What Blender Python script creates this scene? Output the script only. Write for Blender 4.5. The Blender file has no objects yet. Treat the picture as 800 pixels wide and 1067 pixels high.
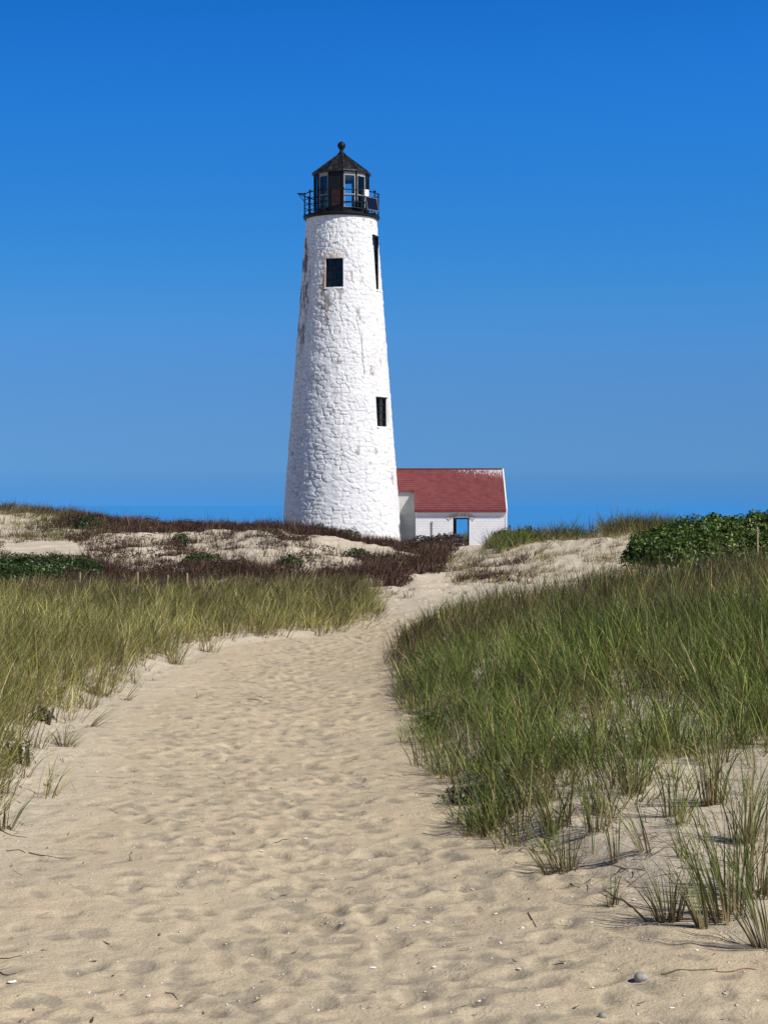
import bpy, math, random
import numpy as np
from mathutils import Vector

R = math.radians
rng = np.random.default_rng(7)
random.seed(7)
scene = bpy.context.scene

# ------------------------------------------------------------------ camera
CAM_Z = 2.2
F = 1900.0                       # focal length in pixels of an 800 px wide picture
cd = bpy.data.cameras.new('camera')
cam = bpy.data.objects.new('camera', cd)
scene.collection.objects.link(cam)
cam.location = (0, 0, CAM_Z)
cam.rotation_euler = (R(90) - math.atan(6.5 / F), 0, 0)
cd.sensor_fit = 'HORIZONTAL'
cd.sensor_width = 36
cd.lens = 36 * F / 800
cd.clip_start = 0.1
cd.clip_end = 60000
scene.camera = cam
scene.render.resolution_x, scene.render.resolution_y = 767, 1024

# ------------------------------------------------------------------ sky and sun
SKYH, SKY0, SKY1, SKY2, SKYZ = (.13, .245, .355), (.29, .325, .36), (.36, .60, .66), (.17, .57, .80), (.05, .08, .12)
SUN_EL, SUN_AZ = 43.0, 54.0      # azimuth: degrees right of straight-behind the camera
S = Vector((math.sin(R(SUN_AZ)) * math.cos(R(SUN_EL)), -math.cos(R(SUN_AZ)) * math.cos(R(SUN_EL)), math.sin(R(SUN_EL))))
world = bpy.data.worlds.new('World')
scene.world = world
world.use_nodes = True
nt = world.node_tree
nt.nodes.clear()
wo = nt.nodes.new('ShaderNodeOutputWorld')
bg = nt.nodes.new('ShaderNodeBackground')
sky = nt.nodes.new('ShaderNodeTexSky')
sky.sky_type = 'NISHITA'
sky.sun_disc = False
sky.sun_elevation = R(SUN_EL)
sky.sun_rotation = math.atan2(S.x, S.y)
sky.altitude = 0
sky.air_density = 1.0
sky.dust_density = 0.0
sky.ozone_density = 3.0
tc = nt.nodes.new('ShaderNodeTexCoord')
mp = nt.nodes.new('ShaderNodeMapping')
mp.vector_type = 'POINT'
mp.inputs['Location'].default_value = (0, 0, 0.16)
mp.inputs['Scale'].default_value = (1, 1, 2.1)
hs = nt.nodes.new('ShaderNodeHueSaturation')
hs.inputs['Saturation'].default_value = 1.28
hs.inputs['Value'].default_value = 1.0
nt.links.new(tc.outputs['Generated'], mp.inputs['Vector'])
nt.links.new(mp.outputs['Vector'], sky.inputs['Vector'])
nt.links.new(sky.outputs['Color'], hs.inputs['Color'])
# sky tint by height: richer blue low down, zenith darkened to cut fill light
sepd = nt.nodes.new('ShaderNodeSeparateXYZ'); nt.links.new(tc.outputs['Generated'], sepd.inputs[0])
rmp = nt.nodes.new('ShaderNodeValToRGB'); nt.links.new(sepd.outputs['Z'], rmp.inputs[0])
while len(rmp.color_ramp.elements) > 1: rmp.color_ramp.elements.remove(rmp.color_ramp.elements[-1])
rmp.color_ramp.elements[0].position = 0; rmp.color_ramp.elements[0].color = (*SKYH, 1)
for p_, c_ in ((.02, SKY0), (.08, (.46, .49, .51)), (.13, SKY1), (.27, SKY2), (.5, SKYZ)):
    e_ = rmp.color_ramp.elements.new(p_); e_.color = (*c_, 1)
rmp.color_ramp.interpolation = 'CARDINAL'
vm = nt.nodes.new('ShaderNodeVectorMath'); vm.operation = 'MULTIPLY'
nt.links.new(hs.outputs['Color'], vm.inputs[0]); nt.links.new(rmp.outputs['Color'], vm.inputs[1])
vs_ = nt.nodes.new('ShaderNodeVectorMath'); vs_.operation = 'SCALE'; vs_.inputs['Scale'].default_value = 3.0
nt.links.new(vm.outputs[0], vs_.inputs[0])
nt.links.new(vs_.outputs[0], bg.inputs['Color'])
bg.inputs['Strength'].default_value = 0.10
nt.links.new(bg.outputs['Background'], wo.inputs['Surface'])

sd = bpy.data.lights.new('sun', 'SUN')
sd.energy = 5.0
sd.angle = R(0.53)
sd.color = (1.0, 0.94, 0.86)
sun = bpy.data.objects.new('sun', sd)
scene.collection.objects.link(sun)
sun.rotation_euler = (-S).to_track_quat('-Z', 'Y').to_euler()
sun.location = (20, -20, 40)

scene.view_settings.view_transform = 'Standard'
scene.view_settings.look = 'None'
scene.view_settings.exposure = 0.0
scene.view_settings.gamma = 1.0
scene.cycles.max_bounces = 6
scene.cycles.transparent_max_bounces = 12

# ------------------------------------------------------------------ object helpers
def tag(o, label=None, cat=None, group=None, kind=None):
    if label: o['label'] = label
    if cat: o['category'] = cat
    if group: o['group'] = group
    if kind: o['kind'] = kind
    return o

def link(name, me, mat=None, parent=None, smooth=False):
    o = bpy.data.objects.new(name, me)
    scene.collection.objects.link(o)
    if mat: me.materials.append(mat)
    if parent:
        o.parent = parent
    if smooth:
        me.polygons.foreach_set('use_smooth', [True] * len(me.polygons))
    return o

def empty(name, loc=(0, 0, 0), rz=0):
    o = bpy.data.objects.new(name, None)
    scene.collection.objects.link(o)
    o.location = loc
    o.rotation_euler = (0, 0, rz)
    o.empty_display_size = 0.2
    return o

def np_mesh(name, co, loops, sizes, col=None, attrs=None, smooth=False):
    """fast mesh: co (N,3), loops flat vertex ids, sizes per polygon; col (N,3) point colours"""
    me = bpy.data.meshes.new(name)
    co = np.ascontiguousarray(co, np.float32)
    loops = np.ascontiguousarray(loops, np.int32).ravel()
    sizes = np.asarray(sizes, np.int32)
    me.vertices.add(len(co)); me.vertices.foreach_set('co', co.ravel())
    me.loops.add(len(loops)); me.loops.foreach_set('vertex_index', loops)
    me.polygons.add(len(sizes))
    me.polygons.foreach_set('loop_start', np.concatenate([[0], np.cumsum(sizes)[:-1]]).astype(np.int32))
    if smooth: me.polygons.foreach_set('use_smooth', np.ones(len(sizes), bool))
    me.update(calc_edges=True)
    if col is not None:
        a = me.attributes.new('tint', 'FLOAT_COLOR', 'POINT')
        c4 = np.ones((len(co), 4), np.float32); c4[:, :3] = col
        a.data.foreach_set('color', c4.ravel())
    for k, v in (attrs or {}).items():
        a = me.attributes.new(k, 'FLOAT', 'POINT')
        a.data.foreach_set('value', np.ascontiguousarray(v, np.float32).ravel())
    return me

class MB:
    """collects boxes, bars, lathes into one mesh"""
    def __init__(s): s.v = []; s.f = []
    def add(s, vs, fs):
        n = len(s.v); s.v += [tuple(v) for v in vs]; s.f += [tuple(n + i for i in f) for f in fs]; return s
    def box(s, c, size, M=None):
        x, y, z = (k / 2 for k in size)
        vs = [Vector((a, b, d)) for a in (-x, x) for b in (-y, y) for d in (-z, z)]
        if M is not None: vs = [M @ v for v in vs]
        c = Vector(c)
        vs = [v + c for v in vs]
        return s.add(vs, [(0, 1, 3, 2), (4, 6, 7, 5), (0, 4, 5, 1), (2, 3, 7, 6), (0, 2, 6, 4), (1, 5, 7, 3)])
    def tube(s, pts, r, n=8):
        pts = [Vector(p) for p in pts]
        rs = r if isinstance(r, (list, tuple)) else [r] * len(pts)
        vs = []; fs = []
        for i, p in enumerate(pts):
            d = (pts[min(i + 1, len(pts) - 1)] - pts[max(i - 1, 0)]).normalized()
            up = Vector((0, 0, 1)) if abs(d.z) < .9 else Vector((1, 0, 0))
            a = d.cross(up).normalized(); b = d.cross(a).normalized()
            vs += [p + (a * math.cos(2 * math.pi * k / n) + b * math.sin(2 * math.pi * k / n)) * rs[i] for k in range(n)]
        for i in range(len(pts) - 1):
            for k in range(n):
                fs.append((i * n + k, i * n + (k + 1) % n, (i + 1) * n + (k + 1) % n, (i + 1) * n + k))
        fs.append(tuple(range(n))[::-1]); fs.append(tuple(range((len(pts) - 1) * n, len(pts) * n)))
        return s.add(vs, fs)
    def ring(s, R_, z, r, n=48, m=6):
        vs = []; fs = []
        for i in range(n):
            a = 2 * math.pi * i / n
            for k in range(m):
                b = 2 * math.pi * k / m
                rr = R_ + r * math.cos(b)
                vs.append((rr * math.sin(a), -rr * math.cos(a), z + r * math.sin(b)))
        for i in range(n):
            for k in range(m):
                fs.append((i * m + k, ((i + 1) % n) * m + k, ((i + 1) % n) * m + (k + 1) % m, i * m + (k + 1) % m))
        return s.add(vs, fs)
    def lathe(s, prof, n=48, ph=0.0, closed=True):
        """profile of (radius, z), round the z axis"""
        vs = []; fs = []
        m = len(prof)
        for i in range(n):
            a = 2 * math.pi * i / n + ph
            vs += [(r * math.sin(a), -r * math.cos(a), z) for r, z in prof]
        for i in range(n):
            j = (i + 1) % n
            for k in range(m - 1):
                fs.append((i * m + k, j * m + k, j * m + k + 1, i * m + k + 1))
        if closed:
            if prof[0][0] > 1e-4: fs.append(tuple(i * m for i in range(n))[::-1])
            if prof[-1][0] > 1e-4: fs.append(tuple(i * m + m - 1 for i in range(n)))
        return s.add(vs, fs)
    def build(s, name, mat, parent=None, smooth=False, bevel=0):
        me = bpy.data.meshes.new(name)
        me.from_pydata(s.v, [], s.f); me.validate(); me.update()
        o = link(name, me, mat, parent, smooth)
        if bevel:
            b = o.modifiers.new('bevel', 'BEVEL'); b.width = bevel; b.segments = 2; b.limit_method = 'ANGLE'
        return o

# ------------------------------------------------------------------ noise
def hash2(ix, iy, seed):
    h = (ix.astype(np.int64) * 374761393 + iy.astype(np.int64) * 668265263 + seed * 974634777) & 0xffffffff
    h = ((h ^ (h >> 13)) * 1274126177) & 0xffffffff
    return ((h ^ (h >> 16)) & 0xffffff) / float(0xffffff)

def vnoise(x, y, seed=0):
    x = np.asarray(x, float); y = np.asarray(y, float)
    ix = np.floor(x).astype(np.int64); iy = np.floor(y).astype(np.int64)
    fx = x - ix; fy = y - iy
    fx = fx * fx * fx * (fx * (fx * 6 - 15) + 10); fy = fy * fy * fy * (fy * (fy * 6 - 15) + 10)
    a = hash2(ix, iy, seed); b = hash2(ix + 1, iy, seed); c = hash2(ix, iy + 1, seed); d = hash2(ix + 1, iy + 1, seed)
    return (a * (1 - fx) + b * fx) * (1 - fy) + (c * (1 - fx) + d * fx) * fy

def fbm(x, y, seed=0, oct=4):
    v = 0; amp = .5
    for i in range(oct):
        v = v + amp * (vnoise(x, y, seed + i * 17) - .5) * 2
        x = np.asarray(x) * 2.03 + 13.1; y = np.asarray(y) * 2.03 + 7.7; amp *= .5
    return v

def sstep(a, b, x):
    t = np.clip((x - a) / (b - a), 0, 1)
    return t * t * (3 - 2 * t)

# ------------------------------------------------------------------ materials
def new_mat(name):
    m = bpy.data.materials.new(name); m.use_nodes = True
    n = m.node_tree.nodes; n.clear()
    out = n.new('ShaderNodeOutputMaterial'); p = n.new('ShaderNodeBsdfPrincipled')
    m.node_tree.links.new(p.outputs[0], out.inputs['Surface'])
    return m, m.node_tree, p, out

def N(t, kind, **kw):
    n = t.nodes.new(kind)
    for k, v in kw.items():
        if k in n.inputs: n.inputs[k].default_value = v
        else: setattr(n, k, v)
    return n

def mixc(t, fac, a, b, blend='MIX'):
    n = t.nodes.new('ShaderNodeMix'); n.data_type = 'RGBA'; n.blend_type = blend
    for sock, val in ((n.inputs['Factor'], fac), (n.inputs[6], a), (n.inputs[7], b)):
        if hasattr(val, 'is_output'): t.links.new(val, sock)
        elif isinstance(val, (int, float)): sock.default_value = val
        else: sock.default_value = (*val, 1)
    return n.outputs[2]

def ramp(t, src, stops):
    n = t.nodes.new('ShaderNodeValToRGB')
    el = n.color_ramp.elements
    while len(el) < len(stops): el.new(.5)
    for e, (p, c) in zip(el, stops):
        e.position = p; e.color = (c, c, c, 1) if isinstance(c, (int, float)) else (*c, 1)
    t.links.new(src, n.inputs[0])
    return n.outputs[0]

def noise_out(t, scale, detail=4, rough=.55, coord='Object', sc=None):
    tc = t.nodes.new('ShaderNodeTexCoord')
    src = tc.outputs[coord]
    if sc:
        mp = N(t, 'ShaderNodeMapping'); mp.inputs['Scale'].default_value = sc
        t.links.new(src, mp.inputs['Vector']); src = mp.outputs['Vector']
    n = N(t, 'ShaderNodeTexNoise', Scale=scale, Detail=detail, Roughness=rough)
    t.links.new(src, n.inputs['Vector'])
    return n.outputs['Fac']

def bump(t, p, h, strength=.4, dist=.01, prev=None):
    b = N(t, 'ShaderNodeBump', Strength=strength, Distance=dist)
    t.links.new(h, b.inputs['Height'])
    if prev is not None: t.links.new(prev, b.inputs['Normal'])
    t.links.new(b.outputs['Normal'], p.inputs['Normal'])
    return b.outputs['Normal']

def simple_mat(name, col, rough=.6, var=.25, scale=8, metal=0, bmp=.2, bd=.005, spec=.4):
    m, t, p, o = new_mat(name)
    nz = noise_out(t, scale)
    c = mixc(t, ramp(t, nz, [(.3, 0), (.7, 1)]), [k * (1 - var) for k in col], [min(1, k * (1 + var)) for k in col])
    t.links.new(c, p.inputs['Base Color'])
    p.inputs['Roughness'].default_value = rough; p.inputs['Metallic'].default_value = metal
    p.inputs['Specular IOR Level'].default_value = spec
    if bmp: bump(t, p, noise_out(t, scale * 5), bmp, bd)
    return m

def leaf_mat(name, rough=.5, trans=.3, spec=.3):
    m, t, p, o = new_mat(name)
    a = N(t, 'ShaderNodeAttribute', attribute_name='tint')
    t.links.new(a.outputs['Color'], p.inputs['Base Color'])
    p.inputs['Roughness'].default_value = rough
    p.inputs['Specular IOR Level'].default_value = spec
    tr = N(t, 'ShaderNodeBsdfTranslucent')
    t.links.new(a.outputs['Color'], tr.inputs['Color'])
    mx = N(t, 'ShaderNodeMixShader'); mx.inputs[0].default_value = trans
    t.links.new(p.outputs[0], mx.inputs[1]); t.links.new(tr.outputs[0], mx.inputs[2])
    t.links.new(mx.outputs[0], o.inputs['Surface'])
    return m

M_grass = leaf_mat('grass_blade', .55, .22, .25)
M_scrub = leaf_mat('scrub_stem', .8, .12, .1)
M_leaf = leaf_mat('rose_leaf', .42, .22, .4)

# sand
M_sand, t, p, o = new_mat('sand')
nz1 = noise_out(t, .9, 5, .6)
nz2 = noise_out(t, 9, 4, .6)
c = mixc(t, ramp(t, nz1, [(.35, 0), (.65, 1)]), (.555, .46, .31), (.49, .415, .295))
c = mixc(t, ramp(t, nz2, [(.3, .0), (.75, .35)]), c, (.60, .50, .345))
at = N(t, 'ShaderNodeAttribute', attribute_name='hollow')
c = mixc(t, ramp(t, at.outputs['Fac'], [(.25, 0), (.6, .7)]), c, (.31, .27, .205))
at2 = N(t, 'ShaderNodeAttribute', attribute_name='drift')
c = mixc(t, ramp(t, at2.outputs['Fac'], [(.0, 0), (1, .6)]), c, (.58, .525, .43))
gr = noise_out(t, 110, 4, .8)
c = mixc(t, ramp(t, gr, [(.36, .75), (.47, 0)]), c, (.22, .18, .14))
c = mixc(t, ramp(t, gr, [(.56, 0), (.68, .5)]), c, (.68, .60, .48))
t.links.new(c, p.inputs['Base Color'])
p.inputs['Roughness'].default_value = .95
p.inputs['Specular IOR Level'].default_value = .12
b1 = bump(t, p, noise_out(t, 12, 4, .6), .55, .03)
b1 = bump(t, p, noise_out(t, 55, 3, .65), .6, .010, b1)
bump(t, p, noise_out(t, 260, 2, .6), .5, .003, b1)

# ------------------------------------------------------------------ terrain
def PX(px, d): return (px - 400) / F * d
def PZ(py, d): return CAM_Z - (py - 527) / F * d

CP = []
def row(Y, *xs):
    for x, h in xs: CP.append((x, Y, h))
row(-4, (-25, .4), (-6, .35), (0, .05), (6, .4), (25, .6))
row(4, (-25, .5), (-6, .35), (-3, .1), (0, .0), (3, .12), (6, .35), (25, .7))
row(9, (-6, .32), (-3, .08), (-1.2, .0), (.5, .0), (2, .10), (4, .3), (8, .6))
row(13, (-25, .5), (-6, .32), (-2.9, .08), (-1.2, 0), (.4, -.01), (1.4, .14), (2.6, .26), (4.5, .45), (8, .7), (25, .9))
row(18, (-6, .3), (-3.3, .1), (-1.4, -.03), (.2, -.03), (1.2, .14), (2.6, .32), (5, .6), (9, .8))
row(24, (-25, .4), (-8, .3), (-3.3, .06), (-1.5, -.08), (0, -.08), (1.2, .16), (2.6, .33), (4.8, .62), (9, .9), (25, 1.))
row(31, (-8, .18), (-2, -.05), (-.5, -.1), (.5, -.05), (1.7, .15), (3.2, .42), (6.4, .78), (10, 1))
row(37, (-25, .2), (-8, .03), (-3, 0), (-.5, -.1), (.8, 0), (3, .15), (6.4, .6), (12, .9), (25, 1))
row(43, (-10, 0), (-4, 0), (-1, .0), (1, .05), (3, .2), (7, .6), (12, .8))
row(48, (-25, .2), (-12, 0), (-6, 0), (-2, .05), (0, .17), (2, .2), (4, .1), (6, .3), (9, .6), (25, .9))
row(54, (-12, .3), (-6, .3), (-2, .25), (1, .2), (3, .3), (5, .62), (8, .9))
row(61, (-25, .9), (-13, .78), (-10, .75), (-6, .7), (-3, .7), (0, .35), (2, .45), (4, .9), (6.5, 1.12), (9, 1.35), (14, 1.5), (25, 1.4))
row(68, (-14, .95), (-8, .9), (-4, 1.0), (-1.7, .95), (.5, .5), (2.5, .55), (5, .75), (8, .9), (14, 1.))
row(73, (-4, .95), (1, .45), (3, .6), (5, .72), (8, .7))
row(77, (-25, 1.9), (-16, 1.9), (-13, 1.65), (-10, 1.35), (-6.5, 1.15), (-4, .8), (-2, .3), (1, .25), (3, .3), (6, .4), (14, .5), (25, .6))
row(84, (-5, .3), (-2, .1), (1, .0), (3, .0), (5, .1), (8, .3))
row(92, (-25, 1.), (-16, .8), (-8, .3), (0, .1), (4, .3), (10, .2), (25, 0))
row(112, (-25, -.9), (0, -.9), (25, -1))
row(140, (-25, -3), (0, -3), (25, -3))
CP = np.array(CP, float)
SC = np.array([1.0, .5])
def tps_k(d2): return np.where(d2 > 1e-12, d2 * np.log(np.maximum(d2, 1e-12)) * .5, 0)
P = CP[:, :2] * SC
K = tps_k(((P[:, None] - P[None]) ** 2).sum(-1)) + np.eye(len(P)) * .25
Q = np.c_[np.ones(len(P)), P]
A = np.block([[K, Q], [Q.T, np.zeros((3, 3))]])
W = np.linalg.solve(A, np.r_[CP[:, 2], np.zeros(3)])

def base_h(x, y):
    xc = np.clip(x, -27, 27) * SC[0]; yc = np.clip(y, -5, 145) * SC[1]
    h = W[-3] + W[-2] * xc + W[-1] * yc
    for i in range(len(P)):
        h = h + W[i] * tps_k((xc - P[i, 0]) ** 2 + (yc - P[i, 1]) ** 2)
    return h

EY = np.array([-10, 7.5, 8.8, 9.65, 11.2, 12.2, 14.3, 17.9, 22, 25.6, 30, 34, 40, 60.])
ER = np.array([3.0, 2.6, 1.86, 1.47, 1.0, .70, .56, .38, .22, .10, .35, 1.0, 2.3, 3.2])   # right edge of the trodden path
EYL = np.array([-10, 7.5, 9, 12.2, 13.8, 17.2, 19.6, 22.8, 28.2, 31.4, 33.5, 38, 60.])
EL = np.array([-3.4, -3.2, -2.9, -2.6, -2.68, -3.1, -3.12, -3.0, -2.7, -1.4, -.5, -.1, -.2])
def edge_r(y): return np.interp(y, EY, ER)
def edge_l(y): return np.interp(y, EYL, EL)

def axis(segs):
    """segs: start, then (end, step0, step1)"""
    xs = [segs[0]]
    for end, s0, s1 in segs[1:]:
        a = xs[-1]; L = end - a
        while xs[-1] < end - 1e-6:
            f = (xs[-1] - a) / L
            xs.append(min(end, xs[-1] + s0 + (s1 - s0) * f))
    return np.array(xs)
gx = axis([-4.4, (4.4, .027, .027), (10, .03, .12), (20, .12, .3), (60, .35, 5), (400, 6, 40)])
gx = np.concatenate([-gx[gx > 4.4][::-1], gx])
gy = axis([-60, (0, 6, .5), (6.3, .4, .1), (16, .024, .034), (30, .034, .07), (50, .07, .1), (80, .1, .16), (150, .3, 2), (500, 4, 40)])
X, Y = np.meshgrid(gx, gy)
H = base_h(X, Y)
far = sstep(35, 55, Y)
inpath = sstep(-.35, .25, X - edge_l(Y)) * sstep(-.35, .25, edge_r(Y) - X) * (1 - sstep(33, 40, Y))
H += fbm(X / 1.7, Y / 2.2, 3) * (.045 + .16 * far * (1 - sstep(85, 100, Y)))
H += fbm(X / .45, Y / .6, 31, 3) * (.022 + .05 * far)
H += fbm(X / .16, Y / .2, 51, 2) * .009 + fbm(X / .07, Y / .09, 52, 2) * .0035 * (1 - far)
hum = np.maximum(fbm(X / 3.1, Y / 3.4, 77, 3), 0)
H += hum * .35 * sstep(52, 60, Y) * (1 - sstep(90, 100, Y)) * sstep(1, -3, X)
# low scarp where feet have cut the path into the bank
H += .10 * sstep(.0, .35, X - edge_r(Y)) * (1 - sstep(30, 36, Y)) * sstep(8, 11, Y)
H += .07 * sstep(.0, .4, edge_l(Y) - X) * (1 - sstep(30, 36, Y)) * sstep(8, 11, Y)
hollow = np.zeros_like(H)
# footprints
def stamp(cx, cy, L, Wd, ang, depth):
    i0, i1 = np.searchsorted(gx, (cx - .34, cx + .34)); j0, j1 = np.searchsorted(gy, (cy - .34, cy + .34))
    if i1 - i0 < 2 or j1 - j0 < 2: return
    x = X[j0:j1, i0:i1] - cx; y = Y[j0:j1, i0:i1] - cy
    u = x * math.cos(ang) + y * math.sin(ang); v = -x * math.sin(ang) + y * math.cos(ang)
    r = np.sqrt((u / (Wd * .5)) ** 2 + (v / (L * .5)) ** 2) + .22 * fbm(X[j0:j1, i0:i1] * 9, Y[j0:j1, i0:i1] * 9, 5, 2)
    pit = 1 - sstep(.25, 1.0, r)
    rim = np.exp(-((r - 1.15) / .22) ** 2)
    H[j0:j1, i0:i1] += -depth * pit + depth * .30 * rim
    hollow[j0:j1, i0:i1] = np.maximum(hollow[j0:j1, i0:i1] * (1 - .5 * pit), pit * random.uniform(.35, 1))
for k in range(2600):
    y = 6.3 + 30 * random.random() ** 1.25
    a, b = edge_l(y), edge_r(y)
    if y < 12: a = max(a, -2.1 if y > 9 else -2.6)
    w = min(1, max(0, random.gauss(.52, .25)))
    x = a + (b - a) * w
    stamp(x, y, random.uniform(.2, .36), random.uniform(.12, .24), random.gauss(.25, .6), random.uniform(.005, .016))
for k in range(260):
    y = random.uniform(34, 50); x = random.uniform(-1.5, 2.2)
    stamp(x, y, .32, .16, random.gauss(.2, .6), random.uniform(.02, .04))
drift = np.clip((1 - inpath) + .8 * sstep(.9, .0, X - edge_l(Y)) * sstep(30, 20, Y), 0, 1)
drift = np.maximum(drift, sstep(34, 42, Y))
H = np.where(Y > 120, np.minimum(H, -2 - (Y - 120) * .05), H)

def ground(x, y):
    x = np.atleast_1d(np.asarray(x, float)); y = np.atleast_1d(np.asarray(y, float))
    i = np.clip(np.searchsorted(gx, x) - 1, 0, len(gx) - 2); j = np.clip(np.searchsorted(gy, y) - 1, 0, len(gy) - 2)
    fx = np.clip((x - gx[i]) / (gx[i + 1] - gx[i]), 0, 1); fy = np.clip((y - gy[j]) / (gy[j + 1] - gy[j]), 0, 1)
    return (H[j, i] * (1 - fx) + H[j, i + 1] * fx) * (1 - fy) + (H[j + 1, i] * (1 - fx) + H[j + 1, i + 1] * fx) * fy

def on_ground(px, py, d0=5.0, d1=100.):
    d = np.arange(d0, d1, .03)
    x = PX(px, d); z = PZ(py, d); g = ground(x, d)
    k = np.argmax(z <= g)
    return float(x[k]), float(d[k]), float(g[k])

ny, nx = X.shape
ids = np.arange(ny * nx).reshape(ny, nx)
quads = np.stack([ids[:-1, :-1], ids[:-1, 1:], ids[1:, 1:], ids[1:, :-1]], -1).reshape(-1, 4)
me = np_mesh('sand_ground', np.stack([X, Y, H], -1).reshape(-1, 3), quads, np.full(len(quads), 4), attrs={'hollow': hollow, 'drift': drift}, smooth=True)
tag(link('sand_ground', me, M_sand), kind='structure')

# sea
M_sea, t, p, o = new_mat('sea_water')
p.inputs['Base Color'].default_value = (.05, .27, .64, 1)
p.inputs['Roughness'].default_value = .6
p.inputs['Specular IOR Level'].default_value = .2
p.inputs['IOR'].default_value = 1.33
bump(t, p, noise_out(t, .25, 6, .6, sc=(1, 2, 1)), .6, .5)
sx = [-40000, -5000, -500, 0, 500, 5000, 40000]; sy = [135, 400, 2000, 10000, 45000]
mb = MB()
mb.add([(x, y, -4.0) for y in sy for x in sx], [(j * 7 + i, j * 7 + i + 1, j * 7 + i + 8, j * 7 + i + 7) for j in range(4) for i in range(6)])
tag(mb.build('sea', M_sea), kind='structure')

# ------------------------------------------------------------------ lighthouse
TX, TY = PX(355.8, 83), 83.0
TS = 81.5 / 83.0
TX, TY = PX(355.8, 81.5), 81.5
LT = empty('lighthouse', (TX, TY, CAM_Z * (1 - TS)))
LT.scale = (TS, TS, TS)
tag(LT, 'tall whitewashed rubble stone tower with black lantern room on the dune', 'lighthouse')
ZB, ZT = -.8, 15.22
def TR(z): return 2.70 + (1.60 - 2.70) * (z - 1.0) / (ZT - 1.0)

WINS = [(-22.4, 3.5, 11.95, 13.25), (44.5, 71.5, 5.75, 7.08), (59, 80, 11.95, 14.4)]
th = set(np.round(np.linspace(-180, 180, 541)[:-1], 4)); zs = set(np.round(np.arange(ZB, ZT + .001, .032), 4)); zs.add(ZT)
th = np.array(sorted(th)); zs = np.array(sorted(zs))
def snap(arr, v):
    i = np.argmin(abs(arr - v)); arr[i] = v; return i
widx = []
for a0, a1, z0, z1 in WINS:
    widx.append((snap(th, a0), snap(th, a1), snap(zs, z0), snap(zs, z1)))
TH, ZZ = np.meshgrid(np.radians(th), zs)
RR = TR(ZZ)
# rubble: irregular cells in rows
cw, chh = .36, .20
ncell = 40
def rubble(TH, ZZ, ncell, chh, seed, warp=.12):
    u = TH / (2 * np.pi) * ncell; v = ZZ / chh
    u = u + warp * 2.2 * fbm(TH * 3.0, ZZ * 1.7, seed + 3, 3); v = v + warp * 3.0 * fbm(TH * 2.5 + 9, ZZ * 1.5, seed + 5, 3)
    iu = np.floor(u).astype(np.int64); iv = np.floor(v).astype(np.int64)
    f1 = np.full(u.shape, 9.); f2 = np.full(u.shape, 9.); cid = np.zeros(u.shape)
    for di in (-1, 0, 1):
        for dj in (-1, 0, 1):
            cu = iu + di; cv = iv + dj; m = cu % ncell
            px = cu + .5 + (hash2(m, cv, seed) - .5) * .85 + .0; py = cv + .5 + (hash2(m, cv, seed + 1) - .5) * .75
            d = np.hypot(u - px, (v - py))
            new = d < f1
            f2 = np.where(new, f1, np.minimum(f2, d)); cid = np.where(new, hash2(m, cv, seed + 2), cid); f1 = np.where(new, d, f1)
    return f2 - f1, cid
e, cid = rubble(TH, ZZ, ncell, chh, 11)
joint = np.exp(-(e / .105) ** 2) * sstep(.1, .5, vnoise(TH * 7, ZZ * 3.2, 19))
disp = -.034 * joint + (cid - .5) * .026 * sstep(0, .15, e) + .016 * fbm(TH * 7, ZZ * 3.4, 21, 3) + .018 * fbm(TH * 20, ZZ * 9, 22, 3)
topb = sstep(ZT - .25, ZT - .05, ZZ)
disp = disp * (1 - topb) + .0 * topb
damp = np.ones_like(disp)
thd = np.degrees(TH)
for a0, a1, z0, z1 in WINS:
    dist = np.hypot(np.maximum(0, np.maximum(a0 - thd, thd - a1)) / 57.3 * 2, np.maximum(0, np.maximum(z0 - ZZ, ZZ - z1)))
    damp *= .15 + .85 * sstep(0, .14, dist)
disp *= damp
# relieving arch above the upper window
ac, az = np.radians(-9.5), 13.35
ar = np.hypot((TH - ac) * 1.75, (ZZ - az)); disp += np.where(ZZ > az - .02, .022 * np.exp(-((ar - .62) / .06) ** 2), 0)
# rust and bare stone (permanent stains)
bare = sstep(-42, -62, thd) * sstep(-100, -80, thd) * sstep(7.0, 12, ZZ) * sstep(14.7, 13.8, ZZ)
bare = sstep(.12, .45, bare * (.40 + .95 * fbm(TH * 8, ZZ * 1.6, 61, 4)))
b2 = np.exp(-((thd + 22) / 14) ** 2) * np.exp(-((ZZ - 11.6) / 1.7) ** 2)
bare = np.maximum(bare, sstep(.22, .55, b2 * (.55 + 1.0 * fbm(TH * 9, ZZ * 4, 63, 4))) * .75)
bare = np.maximum(bare, .55 * sstep(.42, .6, fbm(TH * 7, ZZ * 2.2, 65, 4)))
rust = np.exp(-((thd + 12) / 17) ** 2) * np.exp(-((ZZ - 13.36) / .12) ** 2)
rust = np.maximum(rust, .9 * np.exp(-((thd + 24.5) / 3) ** 2) * sstep(11.4, 12.2, ZZ) * sstep(13.5, 13.3, ZZ) * (.5 + vnoise(TH * 30, ZZ * 5, 3)))
rust = np.maximum(rust, .45 * np.exp(-((thd - 30) / 3) ** 2) * sstep(11.4, 12.6, ZZ) * sstep(14.2, 13.2, ZZ) * vnoise(TH * 30, ZZ * 3, 8))
rust = np.maximum(rust, .5 * np.exp(-((thd - 46) / 5) ** 2) * np.exp(-((ZZ - 8.3) / .8) ** 2) * vnoise(TH * 30, ZZ * 4, 8))
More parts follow.
